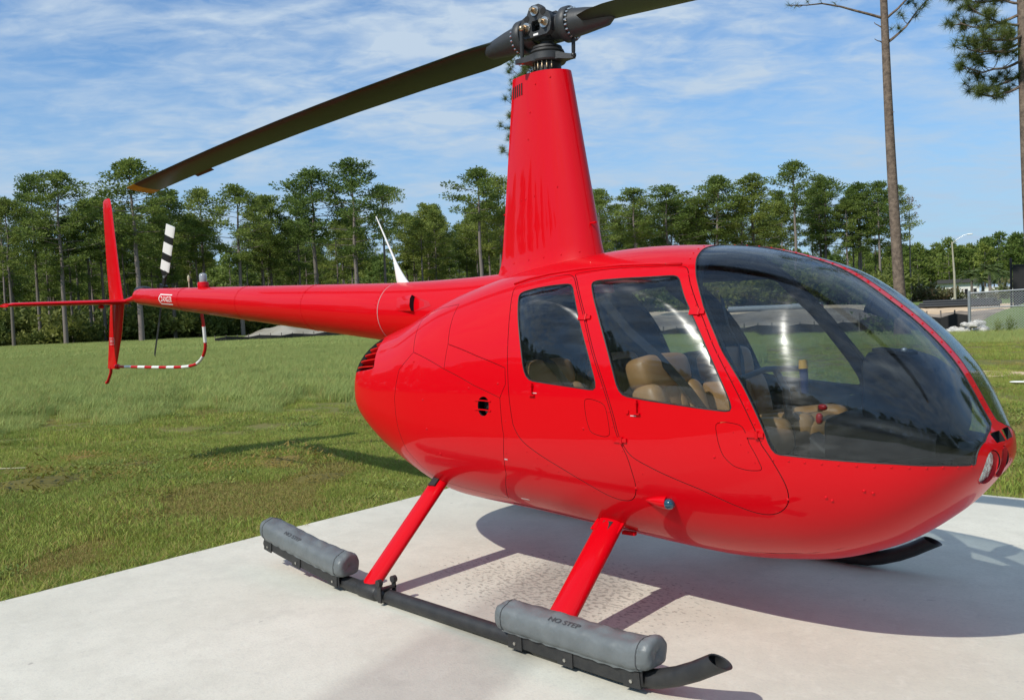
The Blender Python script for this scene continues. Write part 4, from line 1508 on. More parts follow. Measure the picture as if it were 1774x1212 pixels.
def skin(name, tris, sides, t, mats, parent, gap=0.0018, mirror_merge=False, inner=True, off=0.0, kind=None, label=None, bulge=0.0):
    """a closed panel of thickness t cut out of the cabin surface; sides: 1 right, -1 left"""
    used = np.unique(tris)
    idx = -np.ones(len(CV), int)
    idx[used] = np.arange(len(used))
    T0 = idx[tris]
    th, v = CV[used, 0]/KA, CV[used, 1]/KB
    P0, N0 = S(th, v), SN(th, v)
    seam = np.abs(P0[:, 1]) < 2e-4
    N0[seam & (np.abs(v) > 1.5), 1] = 0
    N0 /= np.linalg.norm(N0, axis=1, keepdims=True)
    Ps, Ns, Ts = [], [], []
    base = 0
    for s in sides:
        P, Nn = P0.copy(), N0.copy()
        P[:, 1] *= s; Nn[:, 1] *= s
        Ps.append(P); Ns.append(Nn); Ts.append(T0+base)
        base += len(P)
    P, Nn, T = np.concatenate(Ps), np.concatenate(Ns), np.concatenate(Ts)
    if len(sides) == 2:       # weld along the centre line
        key = {}
        mp = np.arange(len(P))
        for i in np.where(np.abs(P[:, 1]) < 2e-4)[0]:
            k = (round(P[i, 0], 4), round(P[i, 2], 4))
            mp[i] = key.setdefault(k, i)
        T = mp[T]
    P[np.abs(P[:, 1]) < 2e-4, 1] = 0
    # drop degenerate triangles, orient outward
    fn = np.cross(P[T[:, 1]]-P[T[:, 0]], P[T[:, 2]]-P[T[:, 0]])
    ok = np.linalg.norm(fn, axis=1) > 1e-9
    T, fn = T[ok], fn[ok]
    fl = (fn*Nn[T].mean(1)).sum(1) < 0
    T[fl] = T[fl][:, [0, 2, 1]]
    u = np.unique(T)
    mp = -np.ones(len(P), int); mp[u] = np.arange(len(u))
    P, Nn, T = P[u], Nn[u], mp[T]
    n = len(P)
    # boundary edges
    cnt = {}
    for tri in T.tolist():
        for a, b in ((tri[0], tri[1]), (tri[1], tri[2]), (tri[2], tri[0])):
            cnt[(a, b)] = tri
    bnd = [(a, b, tri) for (a, b), tri in cnt.items() if (b, a) not in cnt]
    pole = 0.012
    bnd = [e for e in bnd if not (np.hypot(P[e[0], 1], P[e[0], 2]-(0.872 if P[e[0], 0] > 0 else 1.05)) < pole and (P[e[0], 0] > 2.386 or P[e[0], 0] < -1.49))]
    inn = np.zeros((n, 3))
    for a, b, tri in bnd:
        c = [k for k in tri if k not in (a, b)][0]
        e = P[b]-P[a]
        L_ = np.linalg.norm(e)
        if L_ < 1e-7:
            continue
        e = e/L_
        d = P[c]-P[a]
        d = d-e*d.dot(e)
        l2 = np.linalg.norm(d)
        if l2 > 1e-7:
            d = d/l2*L_
            inn[a] += d; inn[b] += d
    l = np.linalg.norm(inn, axis=1)
    q = l > 1e-9
    P[q] += inn[q]/l[q][:, None]*gap
    P = P+Nn*off
    if bulge:      # blown window: the pane swells outward away from its frame
        bi = np.unique([e_[0] for e_ in bnd])
        dd = np.min(np.linalg.norm(P[:, None]-P[bi][None], axis=2), axis=1)
        P = P+Nn*(bulge*(1-(1-np.clip(dd/0.17, 0, 1))**2))[:, None]
        fn2 = np.cross(P[T[:, 1]]-P[T[:, 0]], P[T[:, 2]]-P[T[:, 0]])
        acc_ = np.zeros_like(P)
        for k_ in range(3):
            np.add.at(acc_, T[:, k_], fn2)
        Nn = acc_/np.maximum(np.linalg.norm(acc_, axis=1, keepdims=True), 1e-12)
    IN_ = P-Nn*t
    verts = [P, IN_]
    faces = T.tolist()
    nf = len(faces)
    mi = [0]*nf
    loopn = [Nn[T].reshape(-1, 3)]
    if inner:
        Ti = (T[:, [0, 2, 1]]+n)
        faces += Ti.tolist()
        mi += [1 if len(mats) > 1 else 0]*nf
        loopn.append(-Nn[T[:, [0, 2, 1]]].reshape(-1, 3))
    rim = []
    for a, b, tri in bnd:
        if np.linalg.norm(P[a]-P[b]) < 1e-7:
            continue
        faces.append([b, a, a+n, b+n])
        mi.append(2 if len(mats) > 2 else 0)
        nn = np.cross(P[a]-P[b], IN_[a]-P[b])
        nn = nn/max(1e-12, np.linalg.norm(nn))
        rim.append(np.repeat(nn[None], 4, 0))
    if rim:
        loopn.append(np.concatenate(rim))
    me = bpy.data.meshes.new(name)
    me.from_pydata(np.concatenate(verts).tolist(), [], faces)
    for m in mats:
        me.materials.append(m)
    me.polygons.foreach_set('material_index', mi)
    me.shade_smooth()
    ln = np.concatenate(loopn)
    if len(ln) == len(me.loops):
        me.normals_split_custom_set(ln.tolist())
    me.update()
    return link(name, me, parent, kind, label)


def tri_of(*names):
    return CF[np.isin(reg, [NAMES.index(n) for n in names])]


RL = [M['red'], M['liner'], M['dark']]
# the lamps are only cut on the right of the centre line, so the left half keeps those pieces
bodyR = tri_of('body')
body = skin('cabin_shell', bodyR, (1, -1), 0.022, RL, HELI)
for s in (1, -1):
    d = skin('front_door', tri_of('front_door'), (s,), 0.026, RL, HELI)
    skin('door_window', tri_of('front_window'), (s,), 0.004, [M['glass']], d, gap=0.0012, off=-0.003, bulge=0.028)
    skin('map_pocket_panel', tri_of('pocket_front'), (s,), 0.026, RL, d, gap=0.0008)
    d2 = skin('rear_door', tri_of('rear_door'), (s,), 0.026, RL, HELI)
    skin('door_window', tri_of('rear_window'), (s,), 0.004, [M['glass']], d2, gap=0.0012, off=-0.003, bulge=0.026)
    skin('map_pocket_panel', tri_of('pocket_rear'), (s,), 0.026, RL, d2, gap=0.0008)
    skin('windshield', tri_of('windshield'), (s,), 0.005, [M['screen']], HELI, gap=0.0010, off=-0.002)
    skin('upper_cowling', tri_of('upper_cowl'), (s,), 0.012, RL, HELI, gap=0.0014)
    skin('side_panel', tri_of('mid_panel'), (s,), 0.012, RL, HELI, gap=0.0014)
    lc = skin('lower_cowling', tri_of('lower_cowl'), (s,), 0.012, RL, HELI, gap=0.0014)
    skin('louvre_backing', tri_of('louvre'), (s,), 0.004, [M['dark']], HELI, gap=-0.004, off=-0.07)
    skin('port_backing', tri_of('port'), (s,), 0.004, [M['dark']], lc, gap=-0.004, off=-0.05)
    skin('intake_backing', tri_of('intake'), (s,), 0.004, [M['dark']], HELI, gap=-0.003, off=-0.05)
skin('nose_panel', tri_of('lamp_a', 'lamp_b'), (-1,), 0.022, RL, HELI, gap=-0.0018)


def sp(th, v, off=0.0, side=1):
    p = S(np.array([th]), np.array([v]))[0]
    n = SN(np.array([th]), np.array([v]))[0]
    q = p+n*off
    return Vector((q[0], q[1]*side, q[2])), Vector((n[0], n[1]*side, n[2]))


# rubber seals round the panes
def seal_ring(name, parent, s, off, r):
    P = [sp(max(-LIM, min(LIM, a/KA)), max(-PI/2, min(PI/2, b_/KB)), off, s)[0] for a, b_ in OUT[name]]
    MB().tube(P+[P[0]], r, 6, cap=False).build('window_seal', M['boot'], parent, smooth=60)


for o in list(HELI.children):
    nm = o.name.split('.')[0]
    if nm in ('front_door', 'rear_door'):
        sd = 1 if '.' not in o.name else -1
        seal_ring('front_window' if nm == 'front_door' else 'rear_window', o, sd, -0.0015, 0.0036)
    elif nm == 'windshield':
        seal_ring('windshield', o, 1 if '.' not in o.name else -1, -0.0015, 0.0030)

# louvre slats
for s in (1, -1):
    for k in range(6):
        v0 = 0.36+0.105*k
        b = MB()
        r0, r1 = [], []
        for i in range(9):
            q = i/8
            th = -1.085+0.035*k*0.9+(0.245-0.02*k)*q
            p, n = sp(th, v0+0.012, -0.003, s)
            p2, n2 = sp(th, v0-0.010, -0.050, s)
            r0.append(p); r1.append(p2)
        rings_ = []
        for i in range(9):
            up_ = Vector((0, 0, 0.004))
            rings_.append([r0[i]+up_, r0[i]-up_, r1[i]-up_, r1[i]+up_])
        b.loft(rings_)
        b.build('louvre_slat', M['red'], HELI, smooth=30)

# bars across the oval port
for dv in (0.066, 0.026):
    P = [sp(-0.225+0.0125*i, dv+0.002*math.sin(i*PI/5), 0.003)[0] for i in range(6)]
    MB().tube(P, 0.0035, 6).build('port_bar', M['red'], lc)

# landing lamps
for cy, cz, ra, rb, px, yaw_ in ((-0.152, 0.842, 0.052, 0.064, 2.345, 0.36), (-0.052, 0.850, 0.036, 0.060, 2.364, 0.18)):
    n = 28

    def el(x, k=1.0):
        return [(px+x+0.22*rb*k*math.sin(2*PI*i/n)+yaw_*ra*k*math.cos(2*PI*i/n), cy+ra*k*math.cos(2*PI*i/n), cz+rb*k*math.sin(2*PI*i/n)) for i in range(n)]
    t = MB()
    t.loft([el(0.014 if cy < -0.1 else 0.014, 1.01), el(-0.014, 0.985)], cap=False)
    hs = t.build('lamp_housing', M['red_flat'], HELI)
    r = MB()
    r.loft([el(-0.004, 0.97), el(-0.010, 0.94), el(-0.022, 0.7), el(-0.030, 0.35), el(-0.032, 0.05)], cap=True)
    r.build('reflector', M['reflector'], hs)
    l = MB()
    l.loft([el(0.001, 0.975), el(0.005, 0.7), el(0.006, 0.1)], cap=True)
    l.build('lens', M['lens'], hs)

# rivets along seams (tiny domes, one joined part)
rv = MB()
DOME = [(0.0, 1.0)]


def rivet(p, n, r=0.0042):
    r *= 1.25
    a = n.orthogonal().normalized(); b_ = n.cross(a)
    V = [p+(a*math.cos(2*PI*k/7)+b_*math.sin(2*PI*k/7))*r for k in range(7)]
    V += [p+(a*math.cos(2*PI*k/7)+b_*math.sin(2*PI*k/7))*r*0.7+n*r*0.55 for k in range(7)]
    V.append(p+n*r*0.75)
    rv.add(V, [(k, (k+1) % 7, 7+(k+1) % 7, 7+k) for k in range(7)]+[(7+k, 7+(k+1) % 7, 14) for k in range(7)])


def rivet_line(pts, step, off=0.0, r=0.0042, sides=(1, -1)):
    P = [np.array(p, float) for p in pts]
    acc = 0.0
    for i in range(len(P)-1):
        a, b_ = P[i], P[i+1]
        q0, q1 = S(*[np.array([x]) for x in a])[0], S(*[np.array([x]) for x in b_])[0]
        L_ = np.linalg.norm(q1-q0)
        while acc < L_:
            th, v = a+(b_-a)*(acc/max(L_, 1e-6))
            for s in sides:
                p, n = sp(th, v, 0.0, s)
                rivet(p, n, r)
            acc += step
        acc -= L_


rivet_line([(0.7080,-0.085),(0.7969,-0.088),(0.8870,-0.088),(1.0481,-0.095),(1.2189,-0.125),(1.345,-0.21)], 0.062)
rivet_line([(0.3600,1.40),(0.372,1.20),(0.3830,1.09),(0.4060,0.95),(0.432,0.80),(0.468,0.655),(0.512,0.50),(0.553,0.366),(0.604,0.222),(0.656,0.068),(0.689,-0.03)], 0.066)
rivet_line([(0.046,0.90),(0.135,0.55),(0.182,0.31),(0.222,0.14),(0.262,-0.04),(0.288,-0.15)], 0.060, r=0.0035)
rivet_line([(-0.155,0.90),(-0.125,0.62),(-0.108,0.42),(-0.106,0.24)], 0.05, r=0.0032)
rivet_line([(-0.108,0.0),(-0.112,-0.15),(-0.130,-0.40),(-0.165,-0.62),(-0.205,-0.82)], 0.085, r=0.0035)
rivet_line([(-0.35,0.425),(-0.2258,0.32),(-0.115,0.24)], 0.04, r=0.0026)
rivet_line([(-0.04,-0.20),(0.06,-0.335),(0.14,-0.45),(0.21,-0.54)], 0.07, r=0.003)
rivet_line([(0.33,-0.25),(0.30,-0.36),(0.31,-0.46)], 0.05, r=0.003)
rivet_line([(0.60,0.02),(0.64,-0.05),(0.66,-0.12)], 0.05, r=0.0032)
for t_ in np.linspace(1.32, 0.40, 26):      # along the windshield centre strip
    p, n = sp(t_, 1.5707, 0.0)
    rivet(Vector((p.x, 0.0, p.z)), n, 0.0042)
for th, v in ((0.735,-0.355),(0.30,-0.375),(0.95,-0.30),(0.975,-0.33),(0.84,-0.34),(0.855,-0.37),(-0.52,0.33),(-0.46,0.05),(-0.45,-0.13),(-0.41,-0.36),(-0.25,0.13),(-0.135,0.16),(0.545,-0.09),(0.16,0.0)):
    p, n = sp(th, v)
    rivet(p, n, 0.0055)
rv.build('rivets', M['red'], HELI, smooth=60, kind='stuff')

# rain gutter over the doors, windshield sill strip
for s in (1, -1):
    P = [sp(t, v, 0.003, s)[0] for t, v in ((-0.18,0.985),(-0.13,1.022),(-0.0567,1.036),(0.0555,1.026),(0.1904,1.022),(0.30,1.024),(0.372,1.03))]
    MB().tube(P, 0.0065, 8).build('rain_gutter', M['red'], HELI, smooth=180)

# door hinges, latches, handles
def hinge(th, v, s, name='hinge'):
    p, n = sp(th, v, 0.004, s)
    X = Vector((1, 0, 0)); X = (X-n*X.dot(n)).normalized(); Y = n.cross(X)
    R = Matrix((X, Y, n)).transposed()
    b = MB()
    b.box(p-X*0.017, (0.046, 0.024, 0.007), R)
    b.box(p+X*0.022, (0.024, 0.018, 0.009), R)
    b.cyl(p+X*0.006-Y*0.015+n*0.004, p+X*0.006+Y*0.015+n*0.004, 0.007, n=8)
    b.build(name, M['red'], HELI)


def handle(th, v, s):
    p, n = sp(th, v, 0.002, s)
    X = Vector((1, 0, 0)); X = (X-n*X.dot(n)).normalized(); Y = n.cross(X)
    if Y.z < 0:
        Y = -Y
    R = Matrix((X, Y, n)).transposed()
    b = MB()
    b.box(p+Y*0.004+n*0.006, (0.009, 0.052, 0.012), R)
    b.box(p-Y*0.030+n*0.006, (0.036, 0.007, 0.010), R)
    b.cyl(p+Y*0.02, p+Y*0.02+n*0.014, 0.007, n=8)
    b.build('door_handle', M['red'], HELI)


for s in (1, -1):
    for th, v in ((0.4774, 0.6087), (0.6629, 0.0169), (0.1447, 0.5546), (0.2756, -0.0409)):
        hinge(th, v, s)
    handle(0.3269, 0.0822, s)
    handle(-0.0078, 0.1361, s)
    p, n = sp(0.2975, 0.0617, 0.0, s)
    MB().cyl(p, p+n*0.006, 0.011, n=12).build('door_lock', M['red'], HELI)

def placard(th, v, s, w, h, m, name):
    p, n = sp(th, v, 0.0012, s)
    X = Vector((1, 0, 0)); X = (X-n*X.dot(n)).normalized(); Y = n.cross(X)
    MB().box(p, (w, h, 0.0012), Matrix((X, Y, n)).transposed()).build(name, m, HELI, smooth=0)


for s in (1, -1):
    placard(-0.1335, -0.7967, s, 0.06, 0.008, M['decal_grey'], 'placard')
    placard(0.3150, 0.0480, s, 0.030, 0.004, M['decal_grey'], 'placard')
    placard(0.0004, 0.1180, s, 0.026, 0.004, M['decal_grey'], 'placard')
    placard(-0.125, -0.30, s, 0.022, 0.006, M['decal_grey'], 'placard')

# navigation light in its teardrop housing
for s in (1, -1):
    p, n = sp(0.3865, -0.4594, 0.0, s)
    X = Vector((1, 0, 0)); X = (X-n*X.dot(n)).normalized(); Y = n.cross(X)
    b = MB()
    rings_ = []
    for i in range(9):
        q = i/8
        rr_ = 0.004+0.026*math.sin(q*PI/2)
        rings_.append([p-X*(0.115*(1-q))+Y*rr_*math.cos(2*PI*k/14)+n*(0.004+rr_*math.sin(2*PI*k/14)*0.95) for k in range(14)])
    b.loft(rings_)
    h = b.build('nav_light', M['red'], HELI, smooth=50)
    b = MB()
    b.pillow(p+X*0.012+n*0.010, (0.055, 0.050, 0.050), e=1.0, nu=16, nv=10)
    b.build('lens', M['green_lens'] if s == 1 else mat('red_lens', (0.25, 0.005, 0.005), rough=0.08, coat=1.0), h, smooth=180)

# ---- tail cone and boom
def bc(x):
    return 1.59+.0687*(-2.1-x)


def br(x):
    return .19-.0282*(-2.1-x)


def boom_ring(x, k=0.0, n=40, c=None, r=None):
    c = bc(x) if c is None else c
    r = (br(x) if r is None else r)+k
    return [(x, r*math.cos(2*PI*i/n), c+r*math.sin(2*PI*i/n)) for i in range(n)]


b = MB()
xs = [-1.30, -2.1, -2.9, -3.7, -4.5, -5.2, -5.86]
b.loft([boom_ring(x) for x in xs]+[boom_ring(-5.90, -0.006), boom_ring(-5.925, -0.02)], cap=True)
boom = b.build('tail_boom', M['red'], HELI, smooth=40)
b = MB()
cone = [(-0.15, 1.495, .262), (-0.6, 1.505, .243), (-0.9, 1.517, .230), (-1.2, 1.532, .2185), (-1.42, bc(-1.42), br(-1.42)+.0035)]
b.loft([boom_ring(x, 0, 48, c, r) for x, c, r in cone], cap=True)
b.build('tail_cone_cowling', M['red'], HELI, smooth=40)
b = MB()
b.loft([boom_ring(-1.425, 0.0005), boom_ring(-1.425, 0.0030), boom_ring(-1.4295, 0.0030), boom_ring(-1.431, 0.0005)], cap=False)
b.build('seal_band', mat('seal_bead', (0.50, 0.33, 0.33), rough=0.6), boom, smooth=30)
for x in (-2.45, -3.55, -4.75):      # skin lap joints
    b = MB()
    b.loft([boom_ring(x, 0.0002), boom_ring(x, 0.0016), boom_ring(x-0.035, 0.0016), boom_ring(x-0.035, 0.0002)], cap=False)
    b.build('lap_joint', M['red'], boom, smooth=20)
rv = MB()
for x in (-1.46, -2.462, -3.562, -4.762, -5.80):
    for k in range(44):
        a = 2*PI*k/44
        n = Vector((0, math.cos(a), math.sin(a)))
        rivet(Vector((x, 0, bc(x)))+n*(br(x)+0.0012), n, 0.003)
rv.build('rivets', M['red'], boom, smooth=60, kind='stuff')

# air inlet on the tail cone cowling: a low hood whose dark mouth faces forward
def cone_pt(x, a, k=0.0):
    X_ = [c[0] for c in cone][::-1]
    c = np.interp(x, X_, [q[1] for q in cone][::-1]); r = np.interp(x, X_, [q[2] for q in cone][::-1])+k
    return Vector((x, -r*math.cos(a), c+r*math.sin(a)))


b = MB()
rings_ = []
for i in range(7):
    q = i/6
    x = -1.005-0.20*q
    lift = 0.040*(1-q)**1.3
    rings_.append([cone_pt(x-0.03*t, 0.10+0.46*t, -0.004 if t in (0, 1) else lift*(1 if 0.1 < t < 0.9 else 0.75)) for t in (0, 0.03, 0.3, 0.7, 0.97, 1)])
b.loft(rings_, cap=False)
sc_ = b.build('air_inlet', M['red'], HELI, smooth=50)
b = MB()
mo = [(0.05, 0.001), (0.05, 0.028), (0.3, 0.036), (0.7, 0.036), (0.95, 0.028), (0.95, 0.001)]
b.add([cone_pt(-1.010-0.03*t, 0.10+0.46*t, h) for t, h in mo], [(0, 1, 2, 3, 4, 5)])
b.build('inlet_mouth', M['dark'], sc_, smooth=0)  # flat dark sheet; the mouth's inner shade is put into its colour
b = MB()
rp = []
for i in range(6):
    q = i/5
    rp.append([cone_pt(-0.84-0.165*q-0.03*t, 0.33+(0.46*(t-0.5))*(0.25+0.75*q), 0.0012) for t in (0, 1)])
b.loft(rp, cap=False, closed=False)
b.build('inlet_ramp', M['red_flat'], sc_, smooth=180)


def text_geo(s, size):
    cu = bpy.data.curves.new('t', 'FONT')
    cu.body = s
    cu.size = size
    cu.align_x = 'CENTER'
    cu.align_y = 'CENTER'
    cu.resolution_u = 3
    cu.offset = size*0.012
    o = bpy.data.objects.new('t', cu)
    COL.objects.link(o)
    bpy.context.view_layer.update()
    me = bpy.data.meshes.new_from_object(o.evaluated_get(bpy.context.evaluated_depsgraph_get()))
    V = [tuple(v.co) for v in me.vertices]
    F = [tuple(p.vertices) for p in me.polygons]
    bpy.data.objects.remove(o)
    bpy.data.meshes.remove(me)
    return V, F


def bar2d(x0, y0, x1, y1, w):
    d = Vector((x1-x0, y1-y0, 0)).normalized()
    s = Vector((-d.y, d.x, 0))*w/2
    a, b_ = Vector((x0, y0, 0)), Vector((x1, y1, 0))
    n = 6
    V, F = [], []
    for i in range(n+1):
        p = a.lerp(b_, i/n)
        V += [tuple(p-s), tuple(p+s)]
    F = [(2*i, 2*i+2, 2*i+3, 2*i+1) for i in range(n)]
    return V, F


def decal(parts, f, name, m, parent):
    b = MB()
    for V, F in parts:
        b.add([f(x, y) for x, y, _z in V], F)
    return b.build(name, m, parent, smooth=0)


T_D = text_geo('DANGER', 0.070)
X0 = -5.02


def on_boom(x, y):
    xx = X0+x
    a = (y-0.004)/br(xx)
    r = br(xx)+0.0012
    return Vector((xx, -r*math.cos(a), bc(xx)+r*math.sin(a)))


decal([(([(v[0]*0.95+0.012, v[1], 0) for v in T_D[0]]), T_D[1]), bar2d(-0.125, 0.047, 0.150, 0.047, 0.010), bar2d(-0.125, -0.047, 0.150, -0.047, 0.010),
       bar2d(-0.165, 0.0, -0.125, 0.052, 0.013), bar2d(-0.165, 0.0, -0.125, -0.052, 0.013)], on_boom, 'danger_marking', M['decal'], boom)

# beacon, small mast, whip antenna
b = MB()
xb = -4.42
zb = bc(xb)+br(xb)
b.lathe([(0.052, -0.02), (0.052, 0.035), (0.048, 0.048), (0.036, 0.05)], Matrix.Translation((xb, 0, zb)), 20)
bea = b.build('beacon', M['red'], HELI)
MB().lathe([(0.036, 0.05), (0.036, 0.105), (0.030, 0.125), (0.012, 0.132)], Matrix.Translation((xb, 0, zb)), 18).build('lens', M['clear_lens'], bea, smooth=60)
b = MB()
xb2 = -4.72
b.tube([(xb2, 0, bc(xb2)+br(xb2)-0.01), (xb2, 0, bc(xb2)+br(xb2)+0.05)], 0.005, 8)
b.pillow((xb2, 0, bc(xb2)+br(xb2)+0.085), (0.022, 0.022, 0.07), e=0.8)
b.build('mast_probe', mat('cream_plastic', (0.55, 0.50, 0.35), rough=0.4), HELI)
b = MB()
xa = -1.39
za = 1.754
rings_ = []
for i in range(9):
    q = i/8
    cx_ = xa-0.105*q**0.8
    ch = 0.115*(1-q)**1.35+0.016
    rings_.append([Vector((cx_+ch/2*math.cos(2*PI*k/14), (0.018*(1-q)+0.006)*math.sin(2*PI*k/14), za-0.012+0.20*q)) for k in range(14)])
b.loft(rings_)
ant = b.build('antenna', M['white'], HELI, smooth=60)
MB().tube([(xa-0.105, 0, za+0.185), (xa-0.20, 0, za+0.345), (xa-0.285, 0, za+0.485)], [0.0075, 0.006, 0.004], 8).build('whip', M['white'], ant)

# ---- fins, stabiliser, guard, tail rotor
def airfoil(ch, th_, n=9):
    """closed outline, x from 0 (nose) to -ch"""
    xs_ = [0.5-0.5*math.cos(PI*i/n) for i in range(n+1)]
    f = lambda x: 5*th_*(0.2969*math.sqrt(x)-0.126*x-0.3516*x*x+0.2843*x**3-0.1036*x**4)
    up_ = [(-x*ch, f(x)*ch) for x in xs_]
    return up_+[(x, -y) for x, y in up_[1:-1][::-1]]


def fin(secs, name, m, parent=None, label=None):
    b = MB()
    b.loft([[Vector((xl+x, y, z)) for x, y in airfoil(ch, t)] for xl, z, ch, t in secs])
    return b.build(name, m, parent or HELI, smooth=40)


fu = fin([(-6.335, 1.80, 0.40, .13), (-6.42, 2.2, 0.34, .12), (-6.52, 2.85, 0.25, .11), (-6.55, 2.945, 0.21, .10), (-6.58, 2.965, 0.14, .08)], 'upper_fin', M['red'])
fl_ = fin([(-6.325, 1.80, 0.40, .12), (-6.45, 1.45, 0.36, .12), (-6.66, 1.075, 0.245, .11)], 'lower_fin', M['red'])
b = MB()
b.loft([[Vector((xl+x, yy, z+y)) for x, y in airfoil(ch, t)] for xl, yy, z, ch, t in ((-6.235, 0.03, 1.812, 0.40, .15), (-6.28, -0.2, 1.812, 0.37, .15), (-6.33, -1.08, 1.805, 0.32, .13), (-6.34, -1.12, 1.80, 0.30, .10))])
stb = b.build('stabiliser', M['red'], HELI, smooth=40)
b = MB()
b.loft([[Vector((-6.33+x, -1.12-0.014*(1 if k else 0), 1.80+y*2.2)) for x, y in airfoil(0.36, .05)] for k in (0, 1)])
b.build('end_plate', M['red'], stb, smooth=30)
b = MB()
b.loft([boom_ring(-5.88, -0.03, 20), boom_ring(-6.05, -0.045, 20, 1.835), boom_ring(-6.30, -0.055, 20, 1.82)])
b.build('tail_fairing', M['red'], HELI)
b = MB()
b.pillow((-6.0, 0.08, 1.885), (0.24, 0.16, 0.16), e=0.7)
b.cyl((-5.86, 0.05, 1.90), (-5.86, 0.27, 1.90), 0.035)
gb = b.build('tail_gearbox', M['black'], HELI)
b = MB()
b.pillow((-6.45, -0.20, 1.765), (0.09, 0.05, 0.04), e=0.8)
pl = b.build('position_light', M['red'], HELI)
MB().lathe([(0.010, 0), (0.010, -0.03), (0.006, -0.036)], Matrix.Translation((-6.45, -0.20, 1.75)), 10).build('lens', M['white'], pl)
# danger marking on the lower fin
T2 = text_geo('DANGER', 0.05)
def on_fin(x, y):
    return Vector((-6.645+x, -0.0245-0.012, 1.385+y))
decal([([(v[0]*0.55, v[1], 0) for v in T2[0]], T2[1]), bar2d(-0.06, 0.035, 0.065, 0.035, 0.006), bar2d(-0.06, -0.035, 0.065, -0.035, 0.006), bar2d(0.065, 0.038, 0.085, 0, 0.007), bar2d(0.065, -0.038, 0.085, 0, 0.007)],
      on_fin, 'danger_marking', M['decal_grey'], fl_)
# guard: a striped tube from boom to fin
gp = [(-4.66, 0.08, 1.66), (-4.67, 0.10, 1.52), (-4.68, 0.11, 1.40), (-4.70, 0.12, 1.30), (-4.77, 0.12, 1.21), (-4.90, 0.12, 1.145), (-5.08, 0.11, 1.115), (-5.3, 0.10, 1.105), (-5.7, 0.07, 1.10), (-6.1, 0.04, 1.10), (-6.5, 0.01, 1.10), (-6.64, 0.0, 1.10)]
G = [Vector(p) for p in gp]
fine = []
for i in range(len(G)-1):
    a0, a1, a2, a3 = G[max(i-1, 0)], G[i], G[i+1], G[min(i+2, len(G)-1)]
    for k in range(8):
        t = k/8
        fine.append(0.5*((2*a1)+(a2-a0)*t+(2*a0-5*a1+4*a2-a3)*t*t+(3*a1-a0-3*a2+a3)*t**3))
fine.append(G[-1])
seg, cur, acc, ix = [], [fine[0]], 0.0, 0
guard = None
step = 0.155
allseg = []
for i in range(1, len(fine)):
    p, q = fine[i-1], fine[i]
    d = (q-p).length
    while acc+d >= step:
        t = (step-acc)/d
        m_ = p.lerp(q, t)
        cur.append(m_)
        allseg.append(cur)
        cur = [m_]
        p = m_; d = (q-p).length; acc = 0
    acc += d
    cur.append(q)
allseg.append(cur)
b = MB()
b.tube(fine, 0.0150, 12)
guard = b.build('tail_rotor_guard', M['red_flat'], HELI, smooth=60)
for k, sg in enumerate(allseg):
    if len(sg) > 1 and k % 2 == 1:
        MB().tube(sg, 0.0160, 12).build('white_band', M['white'], guard, smooth=60)
MB().lathe([(0.03, -0.03), (0.03, 0.02), (0.018, 0.04)], Matrix.Translation((-6.62, 0, 1.10)) @ Matrix.Rotation(PI/2, 4, 'Y'), 12).build('guard_socket', M['red'], guard)
MB().tube([(-6.80, 0, 1.10), (-6.82, 0, 1.03), (-6.90, 0, 0.95), (-6.94, 0, 0.915), (-6.965, 0, 0.912)], [0.017, 0.017, 0.015, 0.018, 0.019], 10).build('tail_skid', M['red_flat'], HELI, smooth=60)

# tail rotor: two blades on the left side of the boom
trM = Matrix.Translation((-5.855, 0.235, 1.895))
b = MB()
b.cyl((-5.855, 0.10, 1.895), (-5.855, 0.27, 1.895), 0.028)
b.box((-5.855, 0.235, 1.895), (0.09, 0.06, 0.16), Matrix.Rotation(math.radians(22), 3, 'Y'))
trh = b.build('tail_rotor_hub', M['black'], HELI)
TA = math.radians(24.5)
TWIST = 19
for s in (1, -1):
    R_ = Matrix.Rotation(TA if s == 1 else TA+PI, 4, 'Y')
    tw = Matrix.Rotation(math.radians(TWIST), 4, 'Z')
    def sec(z, ch, t=.11):
        return [trM @ R_ @ tw @ Vector((x+ch*0.35, y, z)) for x, y in airfoil(ch, t, 7)]
    b = MB()
    b.loft([sec(0.06, 0.05, .5), sec(0.16, 0.06, .3), sec(0.24, 0.13, .12), sec(0.735, 0.13, .10)])
    bl = b.build('tail_rotor_blade', M['black'], HELI, smooth=40)
    for z0, z1 in (((0.235, 0.345), (0.425, 0.54), (0.62, 0.738)) if s == 1 else ()):
        k = 1.012
        def sec2(z):
            c_ = 0.13
            return [trM @ R_ @ tw @ Vector(((x+c_*0.5)*1.02-c_*0.5+c_*0.35, y*1.2, z)) for x, y in airfoil(c_, .10, 7)]
        MB().loft([sec2(z0), sec2(z1)]).build('white_stripe', M['white'], bl, smooth=40)
MB().cyl((-5.80, 0.235, 2.05), (-5.74, 0.20, 2.05), 0.013, n=10).build('pitch_link', M['steel'], trh)

